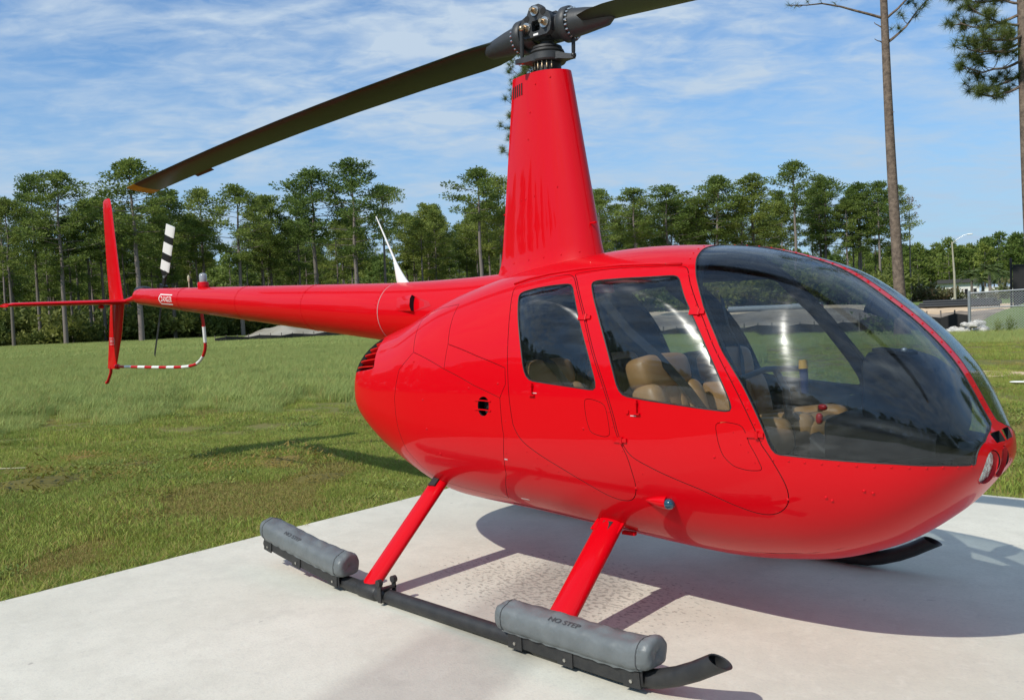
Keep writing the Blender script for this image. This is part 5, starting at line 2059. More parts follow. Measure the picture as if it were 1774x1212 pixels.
# ---- rotor tower
def tower_ring(z, n=40, k=0.0, slope=0.0):
    q = (z-1.66)/(2.88-1.66)
    xf = 0.395-0.21*q
    xr = -0.372+0.152*q
    hw = 0.150-0.055*q
    fl = min(0.034, 0.034*math.exp(-(z-1.74)/0.045))
    out = []
    ch = xf-xr
    for i in range(n):
        t = 2*PI*i/n
        # full rounded front, flanks straight and drawing in to a blunt tail
        cx_ = 0.5+0.5*math.copysign(abs(math.cos(t))**0.85, math.cos(t))
        prof = math.sqrt(max(0, 1-((cx_-0.62)/(0.38 if cx_ > 0.62 else 0.70))**2)) if cx_ > 0.62 else 1-0.62*((0.62-cx_)/0.62)**1.7
        y = hw*prof*(1 if math.sin(t) >= 0 else -1)
        if abs(math.sin(t)) < 1e-6:
            y = 0 if cx_ > 0.5 else 0
        x = xr+ch*cx_
        out.append(Vector((x+math.copysign(fl*0.6, x-0.0)*abs(cx_-0.5)*2, y+math.copysign(fl, y)*(abs(y)/hw if hw else 0), z+slope*(x-0.0))))
    return out


b = MB()
zs = [1.60, 1.70, 1.735, 1.76, 1.80, 1.87, 2.0, 2.2, 2.4, 2.6, 2.75]
rg2 = [tower_ring(z, 64) for z in zs]+[tower_ring(2.82, 64, slope=0.0), tower_ring(2.872, 64, slope=-0.06)]
top_in = [Vector((p.x*0.93, p.y*0.90, p.z)) for p in rg2[-1]]
b.loft(rg2+[top_in, [Vector((p.x, p.y, p.z-0.10)) for p in top_in]], cap=True)
tow = b.build('rotor_tower', M['red'], HELI, smooth=38)


def tower_pt(x, z, off=0.0):
    """point on the right flank of the tower"""
    rg_ = [p for p in tower_ring(z, 128) if p.y < 0]
    rg_.sort(key=lambda p: p.x)
    y = np.interp(x, [p.x for p in rg_], [p.y for p in rg_])
    return Vector((x, y-off, z))


for k in range(5):
    x = -0.205+0.024*k
    P = [tower_pt(x+0.01*(0 if i < 3 else 0), 2.835-0.017*i, 0.0012) for i in range(5)]
    bb = MB()
    bb.loft([[p+Vector((-0.0045, 0, 0)), p+Vector((-0.003, -0.003, 0)), p+Vector((0.003, -0.003, 0)), p+Vector((0.0045, 0, 0))] for p in P])
    bb.build('tower_slot', M['dark'], tow, smooth=0)  # raised dark strips; the slots' shade is painted, nothing is cut
rv = MB()
for x, z in ((-0.33,1.79),(-0.2,1.80),(-0.05,1.81),(0.08,1.815),(0.2,1.82),(0.30,1.83),(-0.32,2.1),(-0.12,2.16),(-0.08,2.162),(0.0,2.17),(0.17,2.2),(-0.05,2.5),(-0.03,2.65),(-0.16,2.79),(0.02,2.8),(0.12,2.82)):
    p = tower_pt(x, z)
    rivet(p, Vector((0.15, -1, 0.03)).normalized(), 0.005)
rv.build('rivets', M['red'], tow, smooth=60, kind='stuff')
MB().tube([(0.33, -0.03, 1.985), (0.385, -0.05, 1.985)], 0.006, 8).build('air_probe', M['red'], tow)

# ---- rotor mast, swashplate, hub, blades
ms = MB()
ms.cyl((0, 0, 2.72), (0, 0, 3.12), 0.042, n=24)
ms.build('rotor_mast', M['gun'], HELI)
b = MB()
b.lathe([(0.050, 2.80), (0.052, 2.86), (0.078, 2.875), (0.078, 2.922), (0.06, 2.926)], Matrix(), 28)
b.build('mast_boot', M['boot'], HELI)
b = MB()
b.lathe([(0.060, 2.928), (0.102, 2.928), (0.108, 2.936), (0.108, 2.970), (0.100, 2.976), (0.055, 2.976)], Matrix(), 32)
sw = b.build('swashplate', M['gun'], HELI)
b = MB()
b.lathe([(0.05, 2.978), (0.094, 2.978), (0.100, 2.986), (0.095, 2.998), (0.080, 3.001), (0.088, 3.006), (0.085, 3.018), (0.062, 3.026), (0.045, 3.028)], Matrix(), 32)
b.build('swashplate_cover', M['boot'], sw)
BAZ = math.radians(184.3)
e = Vector((math.cos(BAZ), math.sin(BAZ), 0))       # along the aft blade
f_ = -Vector((-math.sin(BAZ), math.cos(BAZ), 0))    # across it, toward the left side of the helicopter
for s in (1, -1):                                     # arms of the swashplate carrying the pitch links
    ea = (e*0.085-f_*0.125).normalized() if s == 1 else -e
    fa = Vector((0, 0, 1)).cross(ea)
    P = Matrix((ea, fa, Vector((0, 0, 1)))).transposed()
    b = MB()
    b.loft([[P @ Vector((x, y, z)) for y, z in ((-w, za_), (w, za_), (w, zb_), (-w, zb_))] for x, w, za_, zb_ in ((0.06, 0.060, 2.930, 2.970), (0.11, 0.045, 2.928, 2.966), (0.150, 0.022, 2.922, 2.952), (0.19, 0.012, 2.918, 2.942))])
    b.build('swashplate_arm', M['gun'], sw)
for k in range(7):
    a = -PI+0.6+k*0.33
    p = Vector((0.084*math.cos(a), 0.084*math.sin(a), 2.885))
    MB().lathe([(0.004, 0.0), (0.006, 0.012), (0.004, 0.02), (0.004, 0.04)], Matrix.Translation(p), 8).build('servo_bolt', M['brass'], sw)
HZ = 3.137
HM = Matrix((e, f_, Vector((0, 0, 1)))).transposed().to_4x4()
HM.translation = Vector((0, 0, HZ))
HUB = MB()
plate = [(-0.135, -0.062), (-0.105, -0.078), (0.105, -0.078), (0.135, -0.062), (0.150, -0.02), (0.145, 0.02), (0.125, 0.045), (0.085, 0.055), (0.062, 0.088), (0.035, 0.105), (-0.035, 0.105), (-0.062, 0.088), (-0.085, 0.055), (-0.125, 0.045), (-0.145, 0.02), (-0.150, -0.02)]
plate = [(x*0.74, z*0.96) for x, z in plate]
# the plate face toward the viewer looks along -f_
RX = Matrix.Rotation(PI/2, 4, 'X')
# two cheek plates with holes, built as ring of polygons around an opening
def cheek(y0, d):
    outer = plate
    V, F = [], []
    hole = [(-0.026, -0.046), (0.022, -0.046), (0.030, -0.038), (0.030, 0.006), (0.022, 0.014), (-0.022, 0.014), (-0.030, 0.006), (-0.030, -0.038)]
    n, m_ = len(outer), len(hole)
    b_ = HUB
    o2 = [Vector((x, y, 0)) for x, y in outer]; h2 = [Vector((x, y, 0)) for x, y in hole]
    vin = [Vector((p.x, p.y)) for p in o2+h2]
    eds = [(i, (i+1) % n) for i in range(n)]+[(n+i, n+(i+1) % m_) for i in range(m_)]
    rv_, re_, rf_, *_x = delaunay_2d_cdt(vin, eds, [], 1, 1e-6)
    keep = []
    hp = np.array(hole)
    for t in rf_:
        c = np.array([[sum(rv_[i].x for i in t)/len(t), sum(rv_[i].y for i in t)/len(t)]])
        if not inside(hp, c)[0]:
            keep.append(t)
    for yy, flip in ((y0, False), (y0+d, True)):
        HUB.add([HM @ Vector((p.x, yy, p.y)) for p in rv_], [tuple(t) if not flip else tuple(reversed(t)) for t in keep])
    for loop in (outer, hole):
        k = len(loop)
        HUB.add([HM @ Vector((x, y0, z)) for x, z in loop]+[HM @ Vector((x, y0+d, z)) for x, z in loop], [(i, (i+1) % k, k+(i+1) % k, k+i) for i in range(k)])


cheek(-0.098, 0.035)
cheek(0.063, 0.035)
HUB.box(HM @ Vector((0, 0, 0.035)), (0.10, 0.13, 0.075), HM.to_3x3())
HUB.box(HM @ Vector((0, 0, -0.07)), (0.09, 0.13, 0.03), HM.to_3x3())
hub = HUB.build('rotor_hub', M['gun'], HELI, smooth=30)
MB().cyl((0, 0, 3.05), (0, 0, 3.13), 0.056, n=24).build('teeter_block', M['gun'], hub)
def hubcyl(x, z, y0, y1, r, m, name, n=18):
    MB().cyl(HM @ Vector((x, y0, z)), HM @ Vector((x, y1, z)), r, n=n).build(name, m, hub)
for x, z, r in ((0.0, 0.066, 0.85), (-0.066, -0.012, 0.9), (0.066, -0.016, 0.9)):
    hubcyl(x, z, -0.106, -0.096, 0.033*r, M['steel'], 'bolt_washer', 22)
    hubcyl(x, z, -0.122, -0.106, 0.021*r, M['brass'], 'hub_bolt', 6)
    hubcyl(x, z, -0.142, -0.122, 0.012*r, M['brass'], 'bolt_end', 12)
for x, z in ((0.062, 0.034), (-0.056, 0.052)):
    hubcyl(x if x > 0 else x, z, -0.0995, -0.097, 0.019, M['dark'], 'lightening_hole', 20)  # solid dark discs carrying the shade of holes in their colour
MB().box(HM @ Vector((0.0, -0.0988, -0.064)), (0.034, 0.0012, 0.011), HM.to_3x3()).build('data_plate', M['decal'], hub)
# (e points aft, so +x on the plate is to the viewer's left)

for s in (1, -1):
    D = Vector((e.x*s, e.y*s, -0.03)).normalized()
    F_ = Vector((0, 0, 1)).cross(D).normalized()        # for the aft blade: toward the viewer's side is -F_
    U = D.cross(F_)
    if U.z < 0:
        U = -U
    # leading edge: blades turn anticlockwise seen from above
    LE = Vector((0, 0, 1)).cross(D).normalized()
    BM = Matrix((D, LE, U)).transposed().to_4x4()
    BM.translation = Vector((0, 0, HZ-0.02))
    root = MB()
    root.tube([BM @ Vector((0.07, 0, 0)), BM @ Vector((0.165, 0, 0))], [0.070, 0.076], 24)
    rt_ = root.build('blade_grip', M['gun'], HELI, smooth=40)
    MB().lathe([(0.070, 0.135), (0.092, 0.137), (0.098, 0.145), (0.098, 0.180), (0.091, 0.189), (0.066, 0.191)], BM @ Matrix.Rotation(PI/2, 4, 'Y'), 32).build('bearing_ring', M['gun'], rt_, smooth=40)
    for k in range(20):
        a = 2*PI*k/20
        p0 = BM @ Vector((0.189, 0.081*math.cos(a), 0.081*math.sin(a)))
        p1 = BM @ Vector((0.205, 0.081*math.cos(a), 0.081*math.sin(a)))
        MB().cyl(p0, p1, 0.0075, 0.0065, 6).build('ring_bolt', M['steel'], rt_, smooth=0)
    MB().tube([BM @ Vector((0.185, 0, 0)), BM @ Vector((0.28, 0, -0.004)), BM @ Vector((0.42, 0, -0.012)), BM @ Vector((0.47, -0.01, -0.014))], [0.080, 0.070, 0.050, 0.020], 20).build('spindle', M['gun'], rt_, smooth=60)
    # blade
    def drop(r):
        return -0.012*r-0.0088*r*r if s == 1 else -0.047*r-0.0088*r*r
    def bsec(r, ch, t, pitch, sh=0.0):
        c_, s_ = math.cos(math.radians(pitch)), math.sin(math.radians(pitch))
        out = []
        for x, y in airfoil(ch, t, 11):
            x2 = x+ch*0.25+sh
            out.append(BM @ Vector((r, x2*c_-y*s_, x2*s_+y*c_+drop(r)+0.03*r*1.0)))
        return out
    PITCH0 = 13.0 if s == 1 else 0.5
    secs = [(0.30, 0.16, .30), (0.40, 0.22, .18), (0.52, 0.26, .12), (0.62, 0.27, .115), (1.2, .262, .11), (1.9, .258, .105), (2.6, .256, .10), (3.3, .254, .10), (4.0, .254, .10), (4.6, .254, .10), (4.88, .254, .095), (5.03, .254, .09)]
    b = MB()
    b.loft([bsec(r, ch, t, PITCH0-1.0*(r-0.6)) for r, ch, t in secs[:-1]])
    bl = b.build('main_rotor_blade', M['blade'], HELI, smooth=50)
    b = MB()
    b.loft([bsec(r, .254, .095, PITCH0-1.0*(r-0.6)) for r in (4.8805, 5.03)])
    b.build('blade_tip', M['yellow'], bl, smooth=50)
    b = MB()
    rgs = []
    for r in np.linspace(0.7, 4.87, 10):
        full = bsec(r, .2575, .108, PITCH0-1.0*(r-0.6), 0.0012)
        n2 = len(full)
        rgs.append([full[i % n2] for i in (3, 2, 1, 0, n2-1, n2-2, n2-3)])
    b.loft(rgs, cap=False, closed=False)
    b.build('abrasion_strip', M['blade_edge'], bl, smooth=50)
    for r in (3.95,):
        q = bsec(r, .254, .1, PITCH0-1.0*(r-0.6)); q2 = bsec(r+0.28, .254, .1, PITCH0-1.0*(r+.28-0.6))
        te0, te1 = q[11], q2[11]
        dd = (q[11]-q[5]).normalized()
        MB().add([te0-dd*.01, te1-dd*.01, te1+dd*0.028-Vector((0, 0, .006)), te0+dd*0.028-Vector((0, 0, .006)), te0-dd*.01+Vector((0, 0, .003)), te1-dd*.01+Vector((0, 0, .003)), te1+dd*0.028-Vector((0, 0, .003)), te0+dd*0.028-Vector((0, 0, .003))],
                 [(0, 1, 2, 3), (7, 6, 5, 4), (0, 4, 5, 1), (1, 5, 6, 2), (2, 6, 7, 3), (3, 7, 4, 0)]).build('trim_tab', M['blade'], bl, smooth=0)
    # pitch horn and link (leading side)
    hx = 0.17
    hp_ = BM @ Vector((0.215, 0.0, 0.0))
    horn = MB()
    lk_top = HM @ (Vector((0.062, -0.150, -0.028)) if s == 1 else Vector((-0.19, 0.0, -0.07)))
    horn.tube([BM @ Vector((0.16, 0.0, -0.03)), lk_top], [0.028, 0.016], 8)
    horn.build('pitch_horn', M['gun'], rt_)
    lk_bot = (e*0.085-f_*0.125 if s == 1 else e*-0.185)+Vector((0, 0, 2.935))
    MB().tube([lk_bot, lk_bot.lerp(lk_top, 0.18), lk_bot.lerp(lk_top, 0.82), lk_top], [0.008, 0.011, 0.011, 0.008], 10).build('pitch_link', M['gun'] if s == 1 else M['black'], HELI)
    for p in (lk_bot, lk_top):
        MB().pillow(p, (0.032, 0.032, 0.034), e=0.9, nu=12, nv=8).build('rod_end', M['brass'] if s == 1 else M['black'], rt_)

for o in HELI.children:
    if o.name.split('.')[0] in ('rotor_mast', 'mast_boot', 'swashplate', 'rotor_hub', 'blade_grip', 'main_rotor_blade', 'pitch_link'):
        o.location.x = 0.03

# ---- landing gear
for s in (1, -1):
    y = -1.052*s
    path = [(-1.53, y, .140), (-1.30, y, .108), (-1.05, y, .076), (-0.85, y, .055), (-0.70, y, .043), (-0.5, y, .040), (0.4, y, .040), (1.25, y, .040), (1.36, y, .046), (1.44, y, .066), (1.53, y, .100), (1.61, y, .140), (1.67, y, .176)]
    b = MB()
    n = 20
    b.tube(path, 0.038, n)
    # the front end is cut to an upright-facing oval
    sk = b.build('skid_tube', M['skid'], HELI, smooth=60)
    tipM = Matrix.Translation((1.67, y, .176)) @ Matrix.Rotation(math.radians(62), 4, 'Y')
    b = MB()
    n2 = 20
    r0 = [Vector((1.68, y, .149))+Vector((-math.sin(math.radians(25))*0, 0, 0)) for _ in range(1)]
    d = Vector((0.86, 0, 0.50)).normalized()
    a_v = Vector((0, 1, 0)); b_v = d.cross(a_v)
    ring0 = [Vector((1.67, y, .176))+(a_v*math.cos(2*PI*k/n2)+b_v*math.sin(2*PI*k/n2))*0.038 for k in range(n2)]
    ring1 = []
    for p in ring0:
        h_ = (p-Vector((1.67, y, .176))).z
        ring1.append(p+d*(0.055-h_*0.95))
    ctr = sum(ring1, Vector())/n2
    ring2 = [ctr+(p-ctr)*0.86-d*0.004 for p in ring1]
    ring3 = [p-d*0.05 for p in ring2]
    b.loft([ring0, ring1, ring2, ring3], cap=True)
    b.build('skid_toe', M['skid'], sk, smooth=40)
    # wear shoe and cover rails along the tube
    for (xa, xb, ha, hb_, tilt) in ((0.66, 1.40, 0, 0, 0), (-1.49, -0.68, 1, 1, 1)):
        b = MB()
        def zc(x):
            xs_ = [p[0] for p in path]; return float(np.interp(x, xs_, [p[2] for p in path]))
        rr_ = []
        for i in range(9):
            x = xa+(xb-xa)*i/8
            z = zc(x)
            yo = y-0.047*s
            rr_.append([Vector((x, yo, z-0.012)), Vector((x, yo-0.004*s, z-0.012)), Vector((x, yo-0.006*s, z+0.058)), Vector((x, yo-0.012*s+0.02*s, z+0.066)), Vector((x, yo+0.02*s, z+0.05)), Vector((x, yo, z+0.05))])
        b.loft(rr_)
        rail = b.build('cover_rail', M['skid'], sk, smooth=30)
        for i in range(3):
            x = xa+(xb-xa)*(0.06+0.40*i if i < 2 else 0.93)
            z = zc(x)
            rot_t = Matrix.Rotation(-math.atan2(zc(x+.02)-zc(x-.02), .04), 3, 'Y')
            MB().box((x, y-0.0545*s, z+0.012), (0.085, 0.006, 0.065), rot_t).build('bracket', M['skid'], rail, smooth=0)
            MB().cyl((x, y-0.056*s, z+0.005), (x, y-0.062*s, z+0.005), 0.0075, n=10).build('bracket_bolt', M['steel'], rail)
        for i in range(6):
            x = xa+(xb-xa)*(i+0.5)/6
            MB().cyl((x, y-0.058*s, zc(x)+0.052), (x, y-0.0625*s, zc(x)+0.052), 0.004, n=8).build('snap', M['steel'], rail)
    # vinyl float covers
    for (xa, xb, nm) in ((0.605, 1.435, 'front'), (-1.490, -0.640, 'rear')):
        R = random.Random(31 if nm == 'front' else 32)
        b = MB()
        rg_ = []
        n3 = 44
        NX = 60
        ph = [R.uniform(0, 6) for _ in range(8)]
        for i in range(NX+1):
            q = i/NX
            x = xa+(xb-xa)*q
            z0 = zc(x)
            endk = min(1.0, min(q, 1-q)/0.018)
            endk = 0.90+0.10*math.sqrt(max(0, 1-(1-endk)**2))
            ring = []
            for k in range(n3):
                a = 2*PI*k/n3
                ca, sa = math.cos(a), math.sin(a)
                ry, rz = 0.076, 0.063
                yy = math.copysign(abs(ca)**0.72, ca)*ry
                zz = math.copysign(abs(sa)**0.72, sa)*rz
                wr = 0.0018*math.sin(q*47+4*a+ph[0])*math.exp(-((a-1.2)/0.9)**2)+0.0008*math.sin(q*23+3*a+ph[0])+0.0014*math.sin(q*9-2*a+ph[1])+0.0007*math.sin(q*61+5*a+ph[2])
                crest = 0.009*math.exp(-((a-PI*0.5)/0.16)**2)*(1+0.8*math.sin(q*41+ph[3])+0.5*math.sin(q*17+ph[4]))      # top seam puckers
                edge = 0.0045*math.exp(-((min(q, 1-q)-0.035)/0.012)**2)*math.sin(a*19+ph[5])
                kk = endk*(1+(wr+crest+edge)/0.08)
                ring.append(Vector((x, y-0.008*s+yy*kk*s, z0+0.100+zz*kk*(1.06 if zz > 0 else 0.90))))
            rg_.append(ring)
        # soft domed ends
        for (end, dirn) in ((0, -1), (-1, 1)):
            base = rg_[end]
            c_ = sum(base, Vector())/n3
            cap_rings = []
            for j, (kk, dx_) in enumerate(((0.93, 0.008), (0.66, 0.012), (0.33, 0.010), (0.06, 0.004))):
                cap_rings.append([c_+(p-c_)*kk*(1+0.008*math.sin(7*(2*PI*i/n3)+j))+Vector((dirn*dx_+0.0015*math.sin(5*(2*PI*i/n3)+2*j), 0, 0)) for i, p in enumerate(base)])
            rg_ = (cap_rings[::-1]+rg_) if end == 0 else (rg_+cap_rings)
        b.loft(rg_, cap=True)
        cov = b.build('float_cover', M['vinyl'], sk, smooth=60)
        for iq in (3, NX-3):
            rr0 = rg_[iq+4]
            c0 = sum(rr0, Vector())/n3
            MB().tube([c0+(p-c0)*1.012 for p in rr0]+[c0+(rr0[0]-c0)*1.012], 0.0022, 5).build('seam_cord', M['ink'], cov, smooth=60)
        # flap skirt laced onto the rail
        bb = MB()
        rr_ = []
        for i in range(30):
            x = xa+0.03+(xb-xa-0.06)*i/29
            z = zc(x)
            w_ = 0.003*math.sin(i*1.9)
            rr_.append([Vector((x, y-(0.072+w_)*s, z+0.085)), Vector((x, y-(0.066+w_)*s, z+0.048+0.002*math.sin(i*2.3))), Vector((x, y-(0.062+w_)*s, z+0.048+0.002*math.sin(i*2.3))), Vector((x, y-(0.066+w_)*s, z+0.085))])
        bb.loft(rr_)
        bb.build('cover_skirt', M['vinyl'], cov, smooth=40)
        TN = text_geo('NO STEP', 0.044)
        xm_ = (xa+xb)/2-(0.02 if nm == 'front' else 0.07)
        def on_cover(x, yv):
            a = 0.50*PI+(0.50 if nm == 'front' else 0.66)-yv/0.083       # around from the top toward the outside
            aa = PI-a if False else a
            zt0 = zc(xm_+x)+0.100
            ca, sa = math.cos(PI-0.0-a) if False else -math.cos(PI-a), math.sin(a)
            yy = math.copysign(abs(ca)**0.72, ca)*0.0792
            zz = math.copysign(abs(sa)**0.72, sa)*0.0690*1.035
            return Vector((xm_+x, y-0.008*s+yy*s, zt0+zz))
        # sheared so that it sits square on the rounded side
        decal([TN], on_cover, 'no_step_marking', M['ink'], cov)
    # struts
    def strut(p0, p1, ch, th_, name):
        P0, P1 = Vector(p0), Vector(p1)
        ax = (P1-P0).normalized()
        X = Vector((1, 0, 0)); X = (X-ax*X.dot(ax)).normalized()
        Yv = ax.cross(X)
        b = MB()
        rg_ = []
        for q, k in ((0, 0.92), (0.04, 1.0), (0.5, 1.0), (0.97, 1.0), (1.0, 0.97)):
            c_ = P0.lerp(P1, q)
            rg_.append([c_+X*ch/2*k*math.copysign(abs(math.cos(t))**0.9, math.cos(t))+Yv*th_/2*k*math.sin(t) for t in [2*PI*i/28 for i in range(28)]])
        b.loft(rg_)
        return b.build(name, M['red'], HELI, smooth=60)
    sf = strut((0.86, y, 0.075), (0.730, -0.405*s, 0.485), 0.150, 0.072, 'front_strut')
    sr = strut((-0.465, y, 0.060), (-0.535, -0.43*s, 0.565), 0.128, 0.062, 'rear_strut')
    ax = Vector((-0.13, 0.685*s, 0.41)).normalized()
    b = MB()
    b.box(Vector((0.742, -0.472*s, 0.452)), (0.17, 0.085, 0.012), Matrix.Rotation(0.62*s, 3, 'X'))
    b.build('strut_collar', M['red'], sf)
    MB().box(Vector((0.752, -0.50*s, 0.448)), (0.055, 0.06, 0.03), Matrix.Rotation(0.6*s, 3, 'X')).build('strut_clamp', M['boot'], sf)
    MB().box(Vector((0.80, -0.385*s, 0.405)), (0.07, 0.025, 0.016), Matrix.Rotation(0.15, 3, 'Z')).build('step_bracket', M['red'], HELI)
    ax2 = Vector((-0.07, 0.66*s, 0.505)).normalized()
    pz = Vector((-0.465, y, 0.06)).lerp(Vector((-0.535, -0.43*s, 0.565)), 0.90)
    Xr_ = Vector((1, 0, 0)); Xr_ = (Xr_-ax2*Xr_.dot(ax2)).normalized(); Yr_ = ax2.cross(Xr_)
    R3 = Matrix((Xr_, Yr_, ax2)).transposed()
    MB().box(pz+Yr_*(0.028 if (Yr_.z > 0) else -0.028)*1.0, (0.055, 0.022, 0.07), R3).build('strut_clamp', M['boot'], sr)
    # saddles where struts meet the tube
    for x in (0.86, -0.465):
        b = MB()
        b.tube([(x-0.085, y, .040), (x-0.07, y, .040), (x+0.07, y, .040), (x+0.085, y, .040)], [0.039, 0.0445, 0.0445, 0.039], 20)
        b.build('skid_saddle', M['skid'], sk, smooth=40)
    # ground-wheel bracket
    wb_ = MB()
    for dy in (-0.050, 0.045):
        wb_.box((-0.305, y+dy*s, 0.07), (0.030, 0.008, 0.105))
        wb_.cyl((-0.305, y+dy*s-0.012, 0.122), (-0.305, y+dy*s+0.012, 0.122), 0.019, n=12)
    wb_.box((-0.305, y, 0.085), (0.030, 0.10, 0.010))
    wb_.build('wheel_bracket', M['skid'], sk, smooth=30)

# ---- inside the cabin
def cabin_section(x, inset, n=48):
    th = math.asin((x-XM)/XH)
    half = []
    for i in range(n+1):
        v = -PI/2+PI*i/n
        p, nn = sp(th, v, -inset)
        half.append((p.y, p.z))
    return half


b = MB()
sec_ = cabin_section(-0.02, 0.028)
poly = [(yy, z) for yy, z in sec_]+[(-yy, z) for yy, z in sec_[::-1][1:-1]]
b.loft([[Vector((x, yy, z)) for yy, z in poly] for x in (-0.035, -0.02)])
b.build('rear_bulkhead', M['liner'], HELI, smooth=20)
b = MB()
fl = []
for x in np.linspace(0.0, 2.24, 24):
    w = float(pchip(TH, WW, np.array([math.asin((x-XM)/XH)]))[0])
    zb_ = float(pchip(TH, ZB, np.array([math.asin((x-XM)/XH)]))[0])
    zf_ = max(0.44, zb_+0.10)
    c = float(pchip(TH, ZC, np.array([math.asin((x-XM)/XH)]))[0])
    hw = w*max(0.05, 1-((c-zf_)/(c-zb_))**NL)**(1/NL)-0.03
    hw = max(hw, 0.02)
    fl.append([Vector((x, -hw, zf_)), Vector((x, hw, zf_)), Vector((x, hw, zf_-0.02)), Vector((x, -hw, zf_-0.02))])
b.loft(fl)
b.build('cabin_floor', M['liner'], HELI, smooth=20)


def seat(x, y, zc_, name='seat', head=True):
    t = MB()
    t.box((x, y-math.copysign(0.03, y), 0.56+(zc_-0.64)/2), (0.42, 0.36, zc_-0.64))
    st = t.build('seat_base', M['liner'], HELI)
    tilt = Matrix.Rotation(math.radians(-8), 3, 'Y')
    cu = MB()
    cu.pillow((x+0.02, y, zc_), (0.50, 0.30, 0.15), tilt, 0.42)
    cu.pillow((x+0.02, y-0.185, zc_+0.018), (0.50, 0.13, 0.17), tilt, 0.5)
    cu.pillow((x+0.02, y+0.185, zc_+0.018), (0.50, 0.13, 0.17), tilt, 0.5)
    cu.pillow((x+0.235, y, zc_+0.02), (0.13, 0.44, 0.13), tilt, 0.6)
    cu.build('seat_cushion', M['leather'], st, smooth=60)
    bt = Matrix.Rotation(math.radians(-14), 3, 'Y')
    bk = MB()
    xb_ = x-0.27
    bk.pillow((xb_, y, zc_+0.15), (0.12, 0.13, 0.28), bt, 0.4)
    bk.pillow((xb_+0.004, y-0.080, zc_+0.15), (0.125, 0.08, 0.27), bt, 0.55)
    bk.pillow((xb_+0.004, y+0.080, zc_+0.15), (0.125, 0.08, 0.27), bt, 0.55)
    bk.pillow((xb_+0.03, y-0.160, zc_+0.14), (0.17, 0.115, 0.30), bt, 0.6)
    bk.pillow((xb_+0.03, y+0.160, zc_+0.14), (0.17, 0.115, 0.30), bt, 0.6)
    bk.build('backrest', M['leather'], st, smooth=60)
    hd = MB()
    hd.pillow((xb_-0.040, y, zc_+0.335), (0.15, 0.40, 0.17), bt, 0.48)
    hd.build('headrest', M['leather'], st, smooth=60)
    sh = MB()
    sh.box((xb_-0.11, y, zc_+0.17), (0.05, 0.38, 0.48), bt)
    sh.build('seat_shell', M['liner'], st)
    return st


for yy in (-0.30, 0.30):
    seat(1.26, yy, 0.86)
    seat(0.50, yy, 0.83)


def belt(pts, w, nrm, name='seat_belt'):
    b = MB()
    P = [Vector(p) for p in pts]
    N_ = Vector(nrm).normalized()
    rg_ = []
    for i, p in enumerate(P):
        t = (P[min(i+1, len(P)-1)]-P[max(i-1, 0)]).normalized()
        s_ = t.cross(N_).normalized()*w/2
        rg_.append([p-s_, p+s_, p+s_+N_*0.004, p-s_+N_*0.004])
    b.loft(rg_)
    return b.build(name, M['belt'], HELI, smooth=30)


belt([(0.80, -0.52, 1.55), (0.88, -0.44, 1.40), (1.00, -0.37, 1.27), (1.085, -0.25, 1.10), (1.13, -0.13, 0.94), (1.15, -0.06, 0.86)], 0.048, (1, -0.3, 0.3))
belt([(0.80, 0.52, 1.55), (0.88, 0.44, 1.40), (1.00, 0.37, 1.27), (1.085, 0.25, 1.10), (1.13, 0.13, 0.94), (1.15, 0.06, 0.86)], 0.048, (1, 0.3, 0.3))
belt([(0.06, -0.50, 1.50), (0.14, -0.42, 1.33), (0.27, -0.32, 1.22), (0.36, -0.2, 1.0)], 0.048, (1, -0.3, 0.3))

# door posts and roof beam of the cabin frame
for s in (1, -1):
    b = MB()
    P = [sp(t, v, -0.045, s)[0] for t, v in ((0.045, 0.93), (0.132, 0.5669), (0.182, .3240), (.224, .1531), (.262, -.0260), (.29, -.1359), (.30, -.42))]
    b.tube(P, 0.040, 8)
    b.build('door_post', M['liner'], HELI, smooth=60)
    b = MB()
    P = [sp(t, v, -0.040, s)[0] for t, v in ((0.385, 1.30), (0.42, 0.94), (0.445, 0.77), (0.485, 0.61), (0.517, 0.485), (0.55, 0.367), (0.588, 0.252), (0.63, 0.12), (0.675, -0.02), (0.715, -0.18), (0.73, -0.35))]
    b.tube(P, 0.030, 8)
    b.build('door_post', M['liner'], HELI, smooth=60)
b = MB()
P = [sp(t, v, -0.05, sd)[0] for t, v, sd in ((0.30, 1.0, 1), (0.30, 1.25, 1), (0.30, 1.5, 1), (0.30, 1.5, -1), (0.30, 1.25, -1), (0.30, 1.0, -1))]
b.tube(P, 0.04, 8)
b.build('roof_beam', M['liner'], HELI, smooth=60)

# instrument console with hood and screens
con = MB()
def rr2(cx_, cz_, w, h, x, r=0.05):
    out = []
    for k, (sx, sz) in enumerate(((1, 1), (-1, 1), (-1, -1), (1, -1))):
        for j in range(6):
            a = PI/2*k+PI/2*j/5
            out.append(Vector((x, cx_+sx*(w/2-r)+r*math.cos(a), cz_+sz*(h/2-r)+r*math.sin(a))))
    return out
con.loft([rr2(0.04, 1.12, 0.38, 0.28, 1.875, .06), rr2(0.04, 1.125, 0.42, 0.31, 1.89, .075), rr2(0.04, 1.125, 0.42, 0.31, 1.96, .08), rr2(0.04, 1.10, 0.40, 0.30, 2.06, .09), rr2(0.04, 1.06, 0.36, 0.26, 2.15, .09), rr2(0.04, 1.03, 0.28, 0.20, 2.20, .08)])
cons = con.build('instrument_pod', M['panel'], HELI, smooth=50)
MB().loft([rr2(0.04, 1.11, 0.33, 0.24, 1.868, .03), rr2(0.04, 1.11, 0.33, 0.24, 1.876, .03)]).build('instrument_face', M['black'], cons)
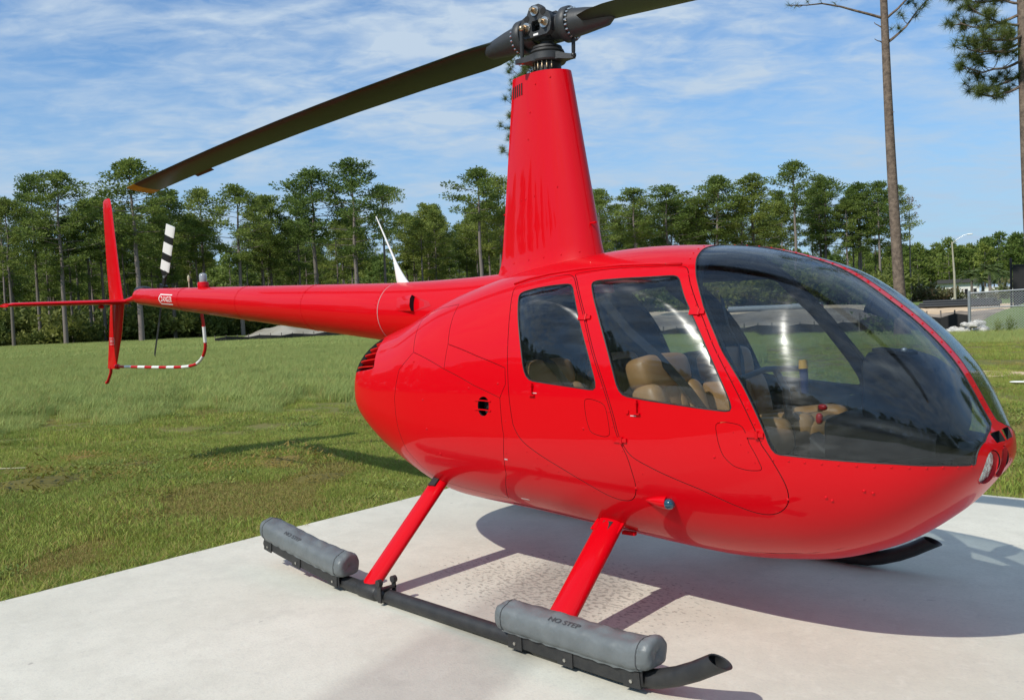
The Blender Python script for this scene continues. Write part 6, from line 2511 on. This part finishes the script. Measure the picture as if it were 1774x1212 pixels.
for yy, zz, rr_ in ((-0.11, 1.15, .045), (0.0, 1.15, .045), (0.11, 1.15, .045), (-0.11, 1.05, .045), (0.0, 1.05, .045), (0.11, 1.05, .045)):
    MB().cyl((1.862, yy*.9+.04, zz), (1.870, yy*.9+.04, zz), rr_, n=20).build('gauge', M['liner'], cons)
MB().box((1.98, -0.06, 1.282), (0.15, 0.10, 0.014), Matrix.Rotation(0.12, 3, 'Y')).build('compass_bracket', M['panel'], cons)
MB().pillow((2.03, -0.09, 1.288), (0.026, 0.026, 0.024), e=0.9).build('compass', M['galv'], cons)
for i in range(2):
    for j in range(2):
        MB().box((2.07+0.05*i, -0.06+0.05*j, 1.236-0.03*i), (0.028, 0.016, 0.008), Matrix.Rotation(0.35, 3, 'Y')).build('vent_slot', M['dark'], cons)  # solid dark blocks coloured like the shade inside slots
b = MB()
b.loft([rr2(0.0, 0.72, 0.36, 0.55, 1.72, .04), rr2(0.0, 0.74, 0.38, 0.58, 1.80, .05), rr2(0.0, 0.76, 0.36, 0.50, 2.0, .06), rr2(0.0, 0.78, 0.26, 0.36, 2.16, .06)])
ped = b.build('pedestal', M['panel'], HELI, smooth=40)
MB().box((1.73, -0.09, 0.85), (0.02, 0.07, 0.05)).build('radio', M['black'], ped)
MB().cyl((1.715, -0.13, 0.78), (1.70, -0.13, 0.78), 0.016, n=14).build('knob', M['steel'], ped)
# forward floor, chin box and pedals
b = MB()
for s in (1, -1):
    b.box((1.98, 0.17*s, 0.70), (0.06, 0.08, 0.13), Matrix.Rotation(-0.5, 3, 'Y'))
    b.box((1.98, 0.33*s, 0.70), (0.06, 0.08, 0.13), Matrix.Rotation(-0.5, 3, 'Y'))
b.build('pedals', M['black'], HELI, kind='stuff')
b = MB()
b.loft([[Vector((x, -hw, z)), Vector((x, hw, z)), Vector((x, hw, z-0.16)), Vector((x, -hw, z-0.16))] for x, hw, z in ((1.80, .50, .80), (2.02, .42, .84), (2.18, .32, .87), (2.26, .24, .875))])
b.build('forward_deck', M['panel'], HELI, smooth=20)
# cyclic: centre post, teetering bar, grips
b = MB()
b.tube([(1.46, 0, 0.50), (1.47, 0, 0.90), (1.45, 0, 1.10), (1.40, 0, 1.19)], [0.022, 0.020, 0.018, 0.016], 12)
cyc = b.build('cyclic_stick', M['black'], HELI, smooth=60)
b = MB()
b.tube([(1.40, -0.34, 1.17), (1.40, -0.1, 1.20), (1.40, 0.0, 1.195), (1.40, 0.25, 1.18)], 0.014, 10)
b.build('cyclic_bar', M['black'], cyc, smooth=60)
MB().tube([(1.395, -0.34, 1.185), (1.375, -0.345, 1.10), (1.38, -0.35, 1.04)], [0.018, 0.020, 0.016], 10).build('cyclic_grip', M['black'], cyc, smooth=60)
MB().cyl((1.52, 0.05, 1.08), (1.515, 0.05, 1.195), 0.019, n=14).build('extinguisher', M['navy'], HELI)
MB().cyl((1.515, 0.05, 1.195), (1.512, 0.05, 1.235), 0.022, 0.018, n=14).build('yellow_cap', M['orange'], HELI)
MB().tube([(1.20, -0.035, 0.78), (1.42, -0.035, 0.92), (1.52, -0.035, 0.98)], [0.02, 0.018, 0.02], 10).build('collective_lever', M['black'], HELI, smooth=60)
b = MB()
b.loft([rr2(-0.02, 0.70, 0.12, 0.42, 1.60, .03), rr2(-0.02, 0.66, 0.14, 0.34, 1.70, .03)])
b.build('control_boot', M['boot'], HELI, smooth=40)
MB().pillow((1.66, -0.10, 0.985), (0.03, 0.03, 0.05), e=0.8).build('red_knob', M['red_flat'], HELI)
MB().pillow((1.555, 0.15, 1.005), (0.045, 0.03, 0.03), e=0.8).build('red_guard', M['red_flat'], HELI)
# rear-view camera box on the roof inside the windshield
b = MB()
b.box((1.80, 0.30, 1.47), (0.10, 0.13, 0.09), Matrix.Rotation(0.35, 3, 'Y'))
b.box((1.76, 0.30, 1.50), (0.02, 0.16, 0.12), Matrix.Rotation(0.35, 3, 'Y'))
b.build('outside_air_gauge', M['black'], HELI, smooth=0)

for o in bpy.data.objects:
    if o.type == 'MESH' and o.parent is None and 'kind' not in o and 'category' not in o:
        print('untagged', o.name)
